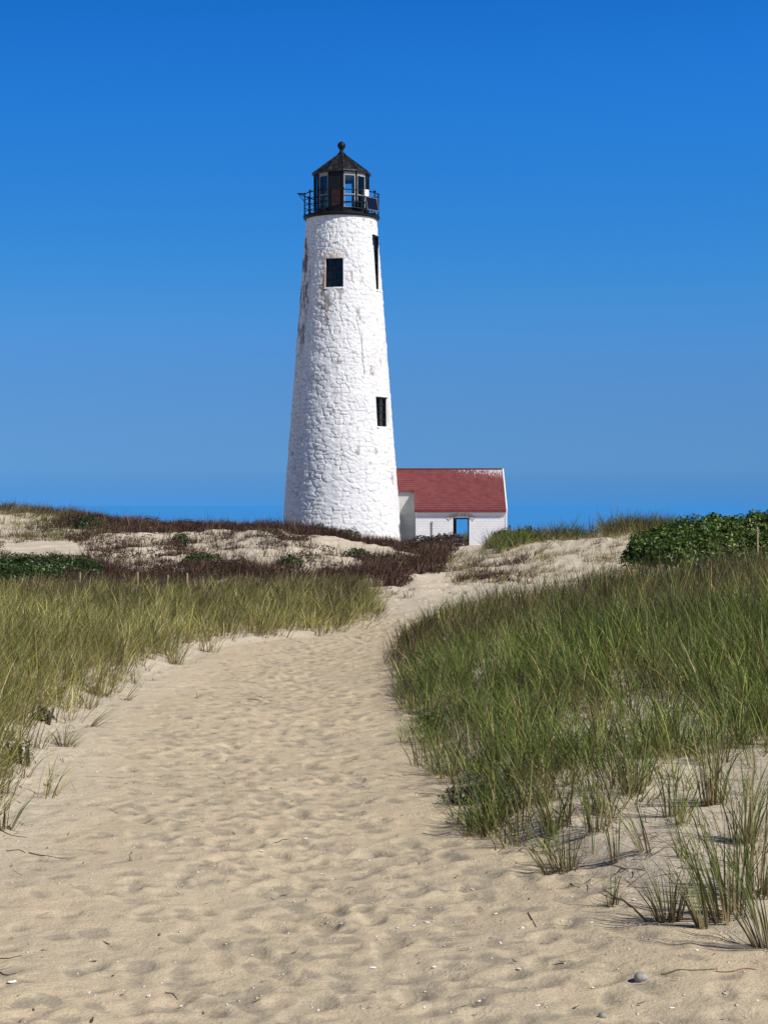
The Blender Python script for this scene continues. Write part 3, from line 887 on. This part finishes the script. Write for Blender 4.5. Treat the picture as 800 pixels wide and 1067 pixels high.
# short green ground layer
cx, cy = scatter(2200, .3, 9, 11.5, 26, lambda x, y: dens_r(x, y))
right_parts.append(tufts(cx, cy, 10, .11, .22, .009, [(.10, .16, .03, 3), (.07, .11, .025, 3), (.20, .19, .07, 1)], 0, .2, .1, spread=.7, curve=(.8, .4)))
grass_obj('beach_grass', right_parts, label='dense dark green beach grass on the bank right of the path', cat='grass')

# left bank
def dens_l(x, y):
    e = edge_l(y) - x + .12 + .35 * fbm(x / .8, y / 1.2, 53, 3)
    gap = .5 + .5 * sstep(-.35, .05, fbm(x / .7, y / .9, 57, 3))
    return sstep(.0, .4, e) * gap * (1 - sstep(44, 48, y))
cx, cy = scatter(4300, -12, -1., 11.3, 26, dens_l)
left_parts = [tufts(cx, cy, 18, .09, .40 + .06 * sstep(.2, 1.2, edge_l(cy) - cx), .0088, PAL_L, .1, .24, .18, spread=.34, curve=(.55, .3))]
cx, cy = scatter(5200, -15, .5, 26, 46, dens_l)
left_parts.append(tufts(cx, cy, 13, .11, .40, .0125, PAL_L, .1, .26, .18, spread=.34, curve=(.5, .3)))
cx, cy = scatter(6000, -15, .2, 33, 49, lambda x, y: sstep(.0, .6, edge_l(y) - x - .1) * sstep(33, 41, y))
left_parts.append(tufts(cx, cy, 10, .11, .34, .014, PAL_LB, .1, .12, .10, spread=.25, curve=(.35, .3)))
grass_obj('beach_grass', left_parts, label='yellow green beach grass leaning right on the bank left of the path', cat='grass')

# sparse rhizome sprouts and dead litter along both edges
LIT = [(.09, .06, .04, 3), (.16, .11, .07, 2), (.28, .22, .14, 1)]
def litter(n, x, y, L=(.06, .22), w=.006):
    m = len(x); z = ground(x, y) + .006
    return blades(np.stack([x, y, z], -1), rng.uniform(*L, m), rng.uniform(.5, 1.3, m) * w, rng.uniform(0, 2 * np.pi, m), rng.uniform(1.25, 1.56, m), rng.normal(0, .3, m),
                  pick(LIT, m), pick(LIT, m))
def band(n, side, y0, y1, s0, s1):
    y = rng.uniform(y0, y1, n); off = rng.uniform(s0, s1, n)
    x = edge_r(y) + off if side > 0 else edge_l(y) - off
    k = rng.random(n) < .35 + .65 * (vnoise(x * 1.7, y * 1.3, 33) > .5)
    return x[k], y[k]
lp_ = []
x, y = band(3800, 1, 10.0, 32, -.22, .6); lp_.append(litter(0, x, y, (.06, .28), .008))
x, y = band(2200, -1, 11.5, 31, -.2, .9); lp_.append(litter(0, x, y, (.05, .24), .007))
x, y = band(380, 1, 8.8, 14.5, .15, 3.5); lp_.append(litter(0, x, y))
# small bits scattered over the path
n = 1100; y = 6.4 + 22 * rng.random(n) ** 1.8; x = edge_l(y) + (edge_r(y) - edge_l(y)) * rng.random(n)
lp_.append(litter(0, x, y, (.012, .06), .011))
n = 60; y = 6.5 + 9 * rng.random(n); x = rng.uniform(-2.8, -1.8, n) ; lp_.append(litter(0, x, y, (.03, .16), .006))
grass_obj('dry_plant_debris', lp_, M_scrub, label='dark dry grass bits and twigs strewn over the sand path', cat='plant litter')

# ------------------------------------------------------------------ leafy shrubs
PAL_B = [(.09, .16, .025, 4), (.045, .09, .018, 4), (.18, .26, .045, 1.6), (.02, .04, .01, 3), (.34, .32, .08, .6)]
PAL_D = [(.045, .085, .018, 4), (.055, .10, .025, 3), (.02, .04, .014, 3), (.12, .16, .04, .6)]
def leaf_cloud(blobs, per_m2, size, pal):
    """leaf faces spread through lumpy mounds; blobs are (centre, radii)"""
    V = []; Cc = []
    for (bx, by, bz), (ra, rb, rc2) in blobs:
        n = int(per_m2 * 2 * math.pi * ((ra * rb + ra * rc2 + rb * rc2) / 3))
        dirs = rng.normal(size=(n, 3)); dirs[:, 2] = np.abs(dirs[:, 2]) * 1.0 - .25
        dirs /= np.linalg.norm(dirs, axis=1)[:, None]
        rad = 1 - np.abs(rng.normal(0, .2, n)) + .40 * fbm(dirs[:, 0] * 3.1 + bx * 3, dirs[:, 2] * 3.1 + dirs[:, 1] * 2 + bz, 7, 3)
        pos = np.array([bx, by, bz]) + dirs * rad[:, None] * np.array([ra, rb, rc2])
        nrm = dirs + rng.normal(0, .65, (n, 3)) + np.array([0, 0, .5]); nrm /= np.linalg.norm(nrm, axis=1)[:, None]
        u = np.cross(nrm, rng.normal(size=(n, 3))); u /= np.linalg.norm(u, axis=1)[:, None]
        v = np.cross(nrm, u)
        s = size * rng.uniform(.6, 1.3, n)[:, None]
        tip = u * s; side = v * s * .52
        cup = nrm * s * .18
        V.append(np.stack([pos - tip, pos - side * .9 + cup - tip * .1, pos + tip - cup, pos + side * .9 + cup - tip * .1], 1))
        c = pick(pal, n, .18); Cc.append(np.repeat(c[:, None], 4, 1))
    V = np.concatenate(V).reshape(-1, 3); Cc = np.concatenate(Cc).reshape(-1, 3)
    nf = len(V) // 4
    return V, np.arange(nf * 4), np.full(nf, 4), Cc
# ------------------------------------------------------------------ dune vegetation further off
PAL_S = [(.07, .032, .032, 4), (.13, .065, .05, 2.5), (.035, .022, .022, 4), (.24, .16, .10, 1.3), (.10, .10, .04, 1.3)]
def patch(n, px0, px1, d0, d1, thr=None, seed=5, fade=.6, sc=(1.2, 1.8)):
    """random ground points inside a wedge of the dunes, thinned by noise"""
    d = rng.uniform(d0, d1, n); px = rng.uniform(px0, px1, n); x = PX(px, d)
    e = np.minimum(sstep(0, fade, (px - px0) / F * d), sstep(0, fade, (px1 - px) / F * d))
    k = rng.random(n) < np.clip(e, 0, 1)
    k &= ((px - 45) / 52) ** 2 + ((d - 61) / 4.5) ** 2 > 1
    k &= ((px - 372) / 45) ** 2 + ((d - 65) / 3.6) ** 2 > 1
    if thr is not None: k &= fbm(x / sc[0], d / sc[1], seed, 4) > thr
    return x[k], d[k]
sp_ = []
def scrub(x, y, h=.3, per=12, rad=.14, w=.02, pal=PAL_S, lean=.1, spread=.55, az=0.5):
    return tufts(x, y, per, rad, h, w, pal, az, lean, .1, spread=spread, curve=(.2, .4), hsd=.3, colb=(.06, .04, .03), seg=3)
x, y = patch(2200, -60, 300, 69, 79, -.02, 5); sp_.append(scrub(x, y, .30))
x, y = patch(1300, 60, 300, 72, 79, -.25, 6); sp_.append(scrub(x, y, .34))
x, y = patch(2200, -60, 420, 54, 69, .14, 7, sc=(.8, 1.5)); sp_.append(scrub(x, y, .24))
x, y = patch(1900, 60, 430, 46.5, 54, -.18, 8); sp_.append(scrub(x, y, .36))
x, y = patch(1500, 290, 420, 71, 77, -.25, 9); sp_.append(scrub(x, y, .38))
x, y = patch(2200, 372, 478, 56, 79, -.08, 10, fade=1.0, sc=(.9, 2.2)); sp_.append(scrub(x, y, .34, pal=PAL_S))
x, y = patch(700, 375, 462, 52, 60, -.2, 13, fade=.8); sp_.append(scrub(x, y, .30, pal=PAL_S))
x, y = patch(500, 330, 384, 37, 45, -.1, 11); sp_.append(scrub(x, y, .34))
x, y = patch(420, 470, 560, 48, 58, .0, 12); sp_.append(scrub(x, y, .22))
x, y = patch(1500, -60, 440, 53, 70, -.12, 14, sc=(.5, .8)); sp_.append(scrub(x, y, .16, per=9, rad=.16, spread=.9))
x, y = patch(350, 60, 420, 47, 76, None, 14); sp_.append(scrub(x, y, .5, per=7, rad=.12, spread=.5))
bx_, by_ = [], []
for args in [(150, -60, 300, 70, 79, -.05, 5), (110, 60, 300, 73, 79, -.25, 6), (170, -60, 420, 54, 69, .10, 7), (150, 60, 430, 46.5, 54, -.12, 8), (70, 290, 410, 72, 77, -.25, 9), (200, 372, 474, 54, 79, -.1, 10)]:
    x, y = patch(*args); bx_.append(x); by_.append(y)
bx_ = np.concatenate(bx_); by_ = np.concatenate(by_); bz_ = ground(bx_, by_)
for pal_, sel in ((PAL_S, rng.random(len(bx_)) < .8),):
    for pal2, m_ in ((PAL_S, sel), ([(.07, .085, .03, 3), (.11, .12, .045, 2), (.06, .05, .03, 2)], ~sel)):
        sp_.append(leaf_cloud([((x, y, z + .05), (random.uniform(.25, .6), random.uniform(.2, .4), random.uniform(.16, .34))) for x, y, z in zip(bx_[m_], by_[m_], bz_[m_])], 190, .042, pal2))
grass_obj('dune_scrub', sp_, M_scrub, label='dark purplish brown low scrub covering the dunes before the lighthouse', cat='scrub')

dg = []
x, y = patch(900, 500, 720, 59, 64, -.12, 15); dg.append(tufts(x, y, 14, .12, .50, .018, PAL_RB + [(.17, .17, .06, 3)], .2, .18, .1, spread=.4))
x, y = patch(330, 510, 560, 58, 64, -.2, 16); dg.append(tufts(x, y, 14, .12, .42, .018, PAL_R, .2, .1, .1, spread=.4))
x, y = patch(330, 620, 700, 60, 66, -.3, 17); dg.append(tufts(x, y, 14, .12, .62, .016, PAL_RB, .2, .2, .1, spread=.4))
x, y = patch(1300, 455, 700, 47, 61, -.06, 18, sc=(.6, 1.)); dg.append(tufts(x, y, 7, .10, .26, .014, [(.28, .25, .11, 3), (.14, .14, .05, 2), (.36, .29, .17, 2), (.08, .06, .04, 1)], .1, .3, .1, spread=.5))
x, y = patch(900, -60, 310, 75, 80, -.1, 19); dg.append(tufts(x, y, 10, .13, .42, .016, [(.16, .15, .06, 3), (.10, .08, .045, 2), (.25, .2, .1, 1)], .1, .35, .1, spread=.35))
x, y = patch(520, -60, 120, 66, 77, .0, 20); dg.append(tufts(x, y, 9, .13, .36, .016, [(.14, .15, .05, 3), (.2, .17, .08, 2)], .1, .2, .1, spread=.4))
x, y = patch(260, 370, 500, 38, 50, .12, 21); dg.append(tufts(x, y, 8, .08, .16, .014, [(.10, .10, .04, 2), (.12, .07, .04, 2)], .1, .1, .1, spread=.6))
x, y = patch(700, 420, 560, 86, 94, None, 22); dg.append(tufts(x, y, 12, .14, .45, .02, PAL_RB, .1, .1, .1, spread=.4))
grass_obj('dune_grass', dg, label='thin pale grass on the sandy dune crests behind', cat='grass')

M_stem = simple_mat('shrub_stem', (.07, .05, .035), .9)
def shrub(name, label, blobs, per, size, pal, cat='shrub', group=None, stems=14):
    cx_ = sum(b[0][0] for b in blobs) / len(blobs); cy_ = sum(b[0][1] for b in blobs) / len(blobs)
    cz_ = float(ground(cx_, cy_)[0])
    root = empty(name, (cx_, cy_, cz_)); tag(root, label, cat, group)
    o_ = np.array([cx_, cy_, cz_])
    v, l, s, c = leaf_cloud(blobs, per, size, pal)
    g_ = ground(v[:, 0], v[:, 1]); v[:, 2] = np.maximum(v[:, 2], g_ + .005)
    me = np_mesh('foliage', v - o_, l, s, col=c)
    link('foliage', me, M_leaf, root)
    mb = MB()
    for (bx, by, bz), (ra, rb, rc2) in blobs:
        for k in range(max(2, stems // len(blobs))):
            gx_ = bx + random.uniform(-.5, .5) * ra; gy_ = by + random.uniform(-.5, .5) * rb; gz_ = float(ground(gx_, gy_)[0])
            ex = bx + random.uniform(-.8, .8) * ra; ey = by + random.uniform(-.8, .8) * rb; ez = bz + random.uniform(.4, .85) * rc2
            mid = ((gx_ + ex) / 2 + random.uniform(-.05, .05), (gy_ + ey) / 2, (gz_ + ez) / 2 + .08)
            pts = [Vector((gx_, gy_, gz_ - .05)) - Vector(o_), Vector(mid) - Vector(o_), Vector((ex, ey, ez)) - Vector(o_)]
            mb.tube(pts, [.014, .01, .004], 5)
    mb.build('stems', M_stem, root)
    return root

bl = []
for px, py, d, r, rz in [(672, 572, 39, .55, .42), (690, 561, 40, .7, .5), (712, 554, 41, .8, .55), (735, 549, 42, .85, .6), (757, 547, 42.5, .85, .6), (780, 545, 43, .9, .62), (803, 543, 43, .95, .65),
                         (830, 541, 43.5, 1.1, .7), (700, 574, 38.5, .6, .4), (725, 570, 39, .7, .45), (750, 567, 39.5, .7, .5), (775, 565, 40, .75, .5), (800, 563, 40, .8, .5), (835, 562, 40, 1., .5), (868, 550, 42, 1.1, .7)]:
    bl.append(((PX(px, d), d, PZ(py, d) - rz * .8 + .12), (r, r, rz)))
shrub('rose_thicket', 'broad bright green leafy thicket on the dune at right', bl, 1500, .043, PAL_B, cat='bush', stems=90)
bl = []
for px, py, d, r, rz in [(-20, 584, 50, 1., .5), (8, 582, 50, .8, .45), (32, 581, 50, .7, .45), (54, 580, 50.5, .7, .45), (76, 582, 51, .6, .42), (92, 588, 50.5, .45, .35), (18, 596, 48.5, .8, .4), (50, 598, 48.5, .8, .4), (80, 600, 49, .6, .35)]:
    bl.append(((PX(px, d), d, PZ(py, d) - rz * .8), (r, r, rz)))
shrub('rose_thicket', 'dark green leafy thicket between the left grass and the bare sand patch', bl, 900, .045, PAL_D, cat='bush', stems=60)

def small_shrub(px, py, r, rz, label, pal=PAL_D, d0=45, d=None, per=420, size=.055, name='shrub', n=3):
    if d is None: x, d, z = on_ground(px, py, d0)
    else: x = PX(px, d); z = float(ground(x, d)[0])
    bl = []
    for k in range(n):
        bl.append(((x + random.uniform(-.6, .6) * r, d + random.uniform(-.3, .3) * r, z + rz * .25), (r * random.uniform(.5, .8), r * .6, rz * random.uniform(.75, 1.1))))
    return shrub(name, label, bl, per, size, pal, stems=10)
small_shrub(92, 566, .62, .36, 'dark green shrub beside the bare sand patch, upper left dune', PAL_D, 45, 72)
small_shrub(205, 590, .75, .34, 'low spreading green shrub on the pale sand between scrub patches')
small_shrub(188, 567, .45, .3, 'small green shrub under the left scrub crest')
small_shrub(352, 560, 1.0, .62, 'olive green shrub at the foot of the lighthouse tower', d=73.5, pal=PAL_D + [(.13, .13, .04, 3)], n=4)
small_shrub(325, 561, .8, .42, 'dusky shrub left of the olive shrub at the tower base', d=73.5, pal=PAL_D + [(.08, .05, .04, 5)])
small_shrub(372, 582, .5, .26, 'little green shrub on the sand hump below the tower')
small_shrub(300, 592, .55, .26, 'flat green shrub at the left end of the sand hump')
small_shrub(468, 575, .75, .5, 'purple brown bush in front of the entry house wall', pal=[(.08, .045, .055, 4), (.12, .08, .08, 2), (.05, .03, .035, 3), (.1, .11, .04, 1)], d=74.5, n=4)
small_shrub(440, 580, .7, .40, 'dark bush below the passage between tower and house', pal=[(.06, .04, .035, 4), (.06, .07, .03, 2)], d=73)
small_shrub(521, 562, .5, .5, 'dark green bush at the right corner of the entry house', d=74, n=3)
small_shrub(545, 562, .5, .42, 'dark bush next to the crest grass, right of the house', d=65, pal=PAL_D + [(.08, .06, .04, 3)])

# ------------------------------------------------------------------ low leafy plants at the grass edge
for px, py, r, rz, lb in [(448, 762, .16, .16, 'bright leafy weed at the foot of the right grass, upper one'), (437, 688, .2, .14, 'leafy weed at the far tip of the right grass bank'),
                          (486, 838, .18, .10, 'flat leafy weed at the lower edge of the right grass'), (40, 752, .16, .12, 'small leafy weed on the left bank beside bare sand'),
                          (14, 795, .15, .16, 'leafy weed low in the left grass at the picture edge'), (157, 661, .22, .14, 'green weed where the left grass meets the far path')]:
    small_shrub(px, py, r, rz, lb, pal=PAL_B + [(.10, .09, .04, 4)], d0=6, per=600, size=.016, name='weed', n=5)

# ------------------------------------------------------------------ single tufts one can count
def tuft(px, py, n, h, lean_az, lean, spread, label, rad=.05, pal=PAL_R, w=.0088, curve=(.45, .3), name='grass_tuft', cat='grass tuft', group=None):
    x, d, z = on_ground(px, py)
    root = empty(name, (x, d, z)); tag(root, label, cat, group)
    n = int(n * 1.15) if n > 8 else n
    a = rng.uniform(0, 2 * np.pi, n); r = rad * np.sqrt(rng.random(n))
    bx, by = x + r * np.cos(a), d + r * np.sin(a); bz = ground(bx, by) - .015
    fx = lean * math.cos(lean_az) + r / rad * spread * np.cos(a) + rng.normal(0, .07, n)
    fy = lean * math.sin(lean_az) + r / rad * spread * np.sin(a) + rng.normal(0, .07, n)
    hh = h * np.clip(rng.normal(.85, .22, n), .3, 1.2)
    b = blades(np.stack([bx - x, by - d, bz - z], -1), hh, w * rng.uniform(.6, 1.3, n), np.arctan2(fy, fx), np.hypot(fx, fy), np.clip(rng.normal(*curve, n), -.2, 1.6),
               np.array([(.30, .22, .12)]) * rng.uniform(.5, 1.1, (n, 1)), pick(pal, n))
    me = np_mesh('blades', *b[:3], col=b[3]); link('blades', me, M_grass, root)
    m = max(6, n // 2)
    a = rng.uniform(0, 2 * np.pi, m); r = rad * 1.1 * np.sqrt(rng.random(m)); bx, by = x + r * np.cos(a), d + r * np.sin(a)
    b = blades(np.stack([bx - x, by - d, ground(bx, by) + .004 - z], -1), rng.uniform(.03, .12, m), np.full(m, .008), rng.uniform(0, 6.28, m), rng.uniform(.9, 1.5, m), rng.normal(0, .3, m), pick(LIT, m) * .7, pick(LIT, m))
    me = np_mesh('dead_sheaths', *b[:3], col=b[3]); link('dead_sheaths', me, M_scrub, root)
    return root
up = np.pi / 2
PT = [(.12, .17, .03, 4), (.07, .115, .022, 4), (.24, .24, .07, 1.6), (.38, .30, .14, 1)]
tuft(637, 945, 12, .24, 2.6, .08, .22, 'small thin grass tuft, leftmost of the lone tufts on open sand', rad=.03, pal=PT)
tuft(697, 960, 40, .34, 2.8, .08, .34, 'dense fan shaped grass tuft in the lower right sand', rad=.07, pal=PT)
tuft(733, 968, 18, .62, 2.9, .22, .10, 'tall narrow grass tuft leaning left beside the fan shaped tuft', rad=.035, pal=PT)
tuft(757, 958, 60, .60, 2.6, .12, .28, 'bushy tall grass tuft at lower right with brown litter round it', rad=.11, pal=PT)
tuft(788, 935, 40, .78, .4, .08, .22, 'tall yellowish grass tuft at the right picture edge', rad=.09, pal=PT + [(.36, .27, .12, 5)])
tuft(801, 990, 34, .55, 2.4, .15, .40, 'grass tuft nearest the camera at the right picture edge', rad=.07, pal=PT)
tuft(585, 908, 44, .34, 3.0, .18, .40, 'low sprawling tuft at the lowest corner of the right grass', rad=.10, pal=PT)
tuft(641, 900, 10, .42, 2.5, .12, .15, 'few stemmed tuft on sand above the small thin tuft', rad=.03, pal=PT)
tuft(672, 890, 14, .42, 2.9, .35, .15, 'leaning sparse tuft in the middle of the right sand gap', rad=.04, pal=PT)
tuft(620, 868, 30, .44, 2.0, .08, .25, 'upright tuft left of the sand gap in the right bank', rad=.08, pal=PT)
tuft(742, 838, 50, .55, 1.5, .05, .20, 'straw footed upright tuft above the sand gap', rad=.08, pal=PT + [(.38, .28, .12, 3)])
tuft(700, 852, 16, .45, 1.5, .1, .2, 'slender tuft left of the straw footed tuft', rad=.05, pal=PT)
tuft(775, 880, 34, .55, 1.2, .08, .25, 'green tuft above the yellowish edge tuft', rad=.08, pal=PT)
tuft(660, 828, 34, .50, 2.0, .08, .25, 'grass tuft on the upper rim of the sand gap', rad=.08, pal=PT)
tuft(68, 778, 34, .26, .2, .18, .75, 'squat spreading tuft on bare sand left of the path', rad=.08, pal=PT)
tuft(48, 820, 5, .26, .3, .55, .2, 'few bent grass stems alone on the left sand', rad=.02, pal=PT)
tuft(5, 866, 22, .30, .3, .15, .4, 'dark wiry tuft at the left picture edge, lowest of the left tufts', rad=.05, pal=PT)
tuft(130, 730, 10, .36, .3, .6, .35, 'flattened straggly tuft beside the left bank of the path', rad=.05, pal=PT)
tuft(95, 758, 12, .34, .2, .8, .4, 'tuft blown flat just above the squat spreading tuft', rad=.04, pal=PT)
tuft(205, 728, 3, .32, .8, .02, .1, 'single dry grass stalk standing on the path', rad=.015, pal=[(.36, .26, .14, 1)], name='grass_stalk')
tuft(270, 728, 16, .28, 3.0, 1.2, .3, 'flat heap of straw lying on the path', rad=.10, pal=[(.40, .30, .17, 1), (.25, .22, .10, 1)], name='straw_heap', cat='straw')

def stem_thing(name, label, pts, r, mat, cat, group=None):
    """a lying stem laid over the ground; pts are picture points turned to ground points"""
    P3 = [on_ground(*q) for q in pts]
    o_ = Vector(P3[0])
    fine = []
    for a, b in zip(P3[:-1], P3[1:]):
        for k in range(5):
            x = a[0] + (b[0] - a[0]) * k / 5; y = a[1] + (b[1] - a[1]) * k / 5
            fine.append(Vector((x, y, float(ground(x, y)[0]) + r * .8)) - o_)
    fine.append(Vector(P3[-1]) + Vector((0, 0, r * .8)) - o_)
    o = MB().tube(fine, [r * (1 - .6 * i / len(fine)) for i in range(len(fine))], 6).build(name, mat, None, True)
    o.location = o_; tag(o, label, cat, group); return o
M_green_stem = simple_mat('green_stem', (.13, .13, .045), .6)
M_twig = simple_mat('dry_twig', (.10, .065, .045), .85)
M_straw = simple_mat('straw', (.38, .28, .16), .8)
stem_thing('grass_stalk', 'fallen green stalk lying on sand near the lower right edge', [(689, 1018), (706, 1013), (722, 1014), (748, 1013)], .0042, M_green_stem, 'grass stalk')
stem_thing('runner', 'reddish runner stem at the right end of the fallen stalk', [(746, 1015), (755, 1017), (766, 1015), (778, 1012), (789, 1012)], .0035, simple_mat('runner_stem', (.25, .12, .06), .8), 'runner')
stem_thing('grass_stalk', 'arching stalk fallen left from the fan shaped tuft', [(676, 962), (662, 950), (645, 938), (628, 929)], .005, M_straw, 'grass stalk')
tw = 'twigs lying on the path sand'
for i, (pts, lb) in enumerate([([(0, 866), (12, 872), (28, 874)], 'dark twig under the lowest tuft at the left picture edge'), ([(0, 1001), (10, 1000), (22, 998)], 'dark twig at the left picture edge low on the sand'), ([(0, 1015), (8, 1019), (17, 1018)], 'bent dark twig nearest the lower left picture corner'),
                 ([(575, 876), (560, 872), (548, 878)], 'dark twig against the lower corner of the right grass'), ([(550, 953), (556, 964), (559, 968)], 'short dark twig on sand left of the lone tufts'), ([(172, 1038), (180, 1038), (185, 1046)], 'curled dark twig on the path near the bottom edge'),
                 ([(286, 879), (294, 877), (301, 875)], 'short dark twig lying in the middle of the path'), ([(440, 870), (455, 872), (470, 868)], 'thin twig on the path left of the right grass edge'), ([(6, 888), (20, 887), (26, 890)], 'small twig at the left edge below the wiry tuft'), ([(30, 890), (50, 893), (70, 896)], 'long thin twig on open sand at lower left')]):
    stem_thing('twig', lb or 'short thin dark twig lying on the sand path', pts, .0032, M_twig, 'twig', tw)

# ------------------------------------------------------------------ pebbles and shells
M_pebble = simple_mat('grey_pebble', (.30, .29, .26), .7, .3, 60, bmp=.4, bd=.002)
def pebble(px, py, sx, sy, sz, label, mat=M_pebble, rz=.3, cat='pebble', name='pebble'):
    x, d, z = on_ground(px, py)
    m = MB(); vs = []; nA, nB = 20, 11
    prof = [(math.sin(math.pi * k / (nB - 1)), -math.cos(math.pi * k / (nB - 1))) for k in range(nB)]
    m.lathe([(max(r, 0), zz) for r, zz in prof], nA, 0, True)
    V = np.array(m.v); V *= 1 + .13 * fbm(V[:, 0] * 1.3 + px, V[:, 1] * 1.3 + V[:, 2] * 1.7, 3, 3)[:, None]
    V *= np.array([sx, sy, sz])
    m.v = [tuple(v) for v in V]
    o = m.build(name, mat, None, True); o.location = (x, d, z + sz * .45); o.rotation_euler = (0, .15, rz); tag(o, label, cat); return o
pebble(668, 1023, .034, .028, .026, 'smooth grey pebble on the sand below the fallen stalk')
pebble(628, 1063, .020, .018, .015, 'little pebble at the bottom picture edge', rz=1)
M_shell = simple_mat('bleached_shell', (.80, .76, .70), .45, .12, 40, bmp=.1)
def shell_geo(s, n=8):
    """a small cupped, ribbed fan with thickness"""
    vs = []; fs = []
    for lay in (0, 1):
        vs.append((0, 0, -.10 * s - lay * .10 * s))
        for i in range(n + 1):
            a = math.pi * (i / n) * .8 + math.pi * .1
            rr = s * (1 + .06 * (i % 2))
            vs.append((rr * math.cos(a), rr * math.sin(a), -.10 * s * lay - .02 * s))
        for i in range(n + 1):
            a = math.pi * (i / n) * .8 + math.pi * .1
            vs.append((s * .55 * math.cos(a), s * .55 * math.sin(a), s * .20 - .1 * s * lay))
    k = 2 * n + 3
    for lay in (0, 1):
        o_ = lay * k
        for i in range(n):
            f1 = (o_, o_ + n + 2 + i, o_ + n + 3 + i); f2 = (o_ + n + 2 + i, o_ + 1 + i, o_ + 2 + i, o_ + n + 3 + i)
            fs += [f1, f2] if lay == 0 else [f1[::-1], f2[::-1]]
    for i in range(n): fs.append((1 + i, k + 1 + i, k + 2 + i, 2 + i))
    fs.append((0, k, k + 1, 1)); fs.append((0, n + 1, k + n + 1, k))
    return vs, fs
sv, sf = shell_geo(1.0)
sm_ = MB().add(sv, sf)
sme = bpy.data.meshes.new('shell'); sme.from_pydata(sm_.v, [], sm_.f); sme.update(); sme.materials.append(M_shell)
SHELLS = [(272, 890), (335, 912), (346, 917), (383, 898), (363, 870), (545, 970), (388, 1010), (451, 1009), (485, 1009), (541, 1013), (441, 1054), (156, 1040), (12, 1025), (62, 922), (76, 923), (617, 1031),
          (727, 993), (491, 928), (430, 967), (516, 954), (616, 962), (380, 820), (260, 812), (300, 838), (242, 846), (318, 875), (412, 915), (302, 978), (660, 940), (94, 1036), (120, 1038), (205, 910), (520, 985),
          (356, 965), (445, 962), (700, 1052), (756, 1038), (790, 1045), (235, 1048), (190, 1052), (330, 1055), (560, 1050), (500, 1045), (470, 1058)]
for i, (px, py) in enumerate(SHELLS):
    x, d, z = on_ground(px, py)
    o = bpy.data.objects.new('shell', sme); scene.collection.objects.link(o)
    s = random.uniform(.011, .019) * (1.25 if i in (0, 6, 11, 5, 12) else 1)
    o.scale = (s, s * random.uniform(.7, 1), s); o.location = (x, d, z + s * .22); o.rotation_euler = (random.uniform(-.3, .3), random.uniform(-.3, .3), random.uniform(0, 6.28))
    tag(o, 'tiny bleached white shell lying on the sand path', 'shell', 'tiny white shells on the sand path')
# crushed shell: too many to count
n = 900
yy = 6.3 + 13 * rng.random(n) ** 1.9; xx = rng.uniform(0, 1, n) * (np.minimum(edge_r(yy), 2.8) - edge_l(yy)) + edge_l(yy)
vs = []; ls = []; ss = []
for i in range(n):
    s = random.uniform(.003, .0075); a = random.uniform(0, 6.28); z = float(ground(xx[i], yy[i])[0])
    M = rotz(a)
    b = [Vector((-1, -.5, 0)), Vector((.9, -.7, .2)), Vector((1.1, .5, 0)), Vector((-.6, .8, .3))]
    top = [M @ (v * s) + Vector((xx[i], yy[i], z + .004)) for v in b]; bot = [v + Vector((0, 0, -.004)) for v in top]
    k = len(vs); vs += [tuple(v) for v in top + bot]
    for f in ((0, 1, 2, 3), (7, 6, 5, 4), (0, 4, 5, 1), (1, 5, 6, 2), (2, 6, 7, 3), (3, 7, 4, 0)): ls += [k + q_ for q_ in f]; ss.append(4)
o = link('shell_fragments', np_mesh('shell_fragments', np.array(vs), ls, ss), M_shell)
tag(o, 'crushed white shell grit scattered over the path sand', 'shell grit', None, 'stuff')

# ------------------------------------------------------------------ stakes
M_stake = simple_mat('weathered_stake', (.36, .29, .17), .85, .25, 20, bmp=.5)
def stake(px, py, d, h, r, lean, label, lx=0.):
    x = PX(px, d); ztop_ = PZ(py, d); g0 = float(ground(x, d)[0])
    o = MB().tube([(0, 0, g0 - .1), (lean * .5, 0, (g0 + ztop_) / 2), (lean, 0, ztop_ - .03), (lean, 0, ztop_)], [r * 1.05, r, r * .95, r * .5], 7).build('stake', M_stake)
    o.location = (x - lean, d, 0); tag(o, label, 'stake', 'wooden stakes along the dune edge')
stake(83.5, 596, 45.6, 1, .022, .01, 'thin wooden stake, leftmost of the row along the left grass')
stake(143.5, 596, 45.5, 1, .024, .0, 'thin wooden stake in the left grass, second from the left')
stake(175, 599, 45.5, 1, .022, .03, 'thin wooden stake in the left grass, middle of the row')
stake(195, 597, 45.5, 1, .026, .0, 'thickest pale wooden stake of the row in the left grass')
stake(218, 604, 45.0, 1, .022, .01, 'short wooden stake, rightmost in the left grass')
stake(789, 549, 36.0, 1, .020, .0, 'lone grey wooden stake in front of the right thicket')
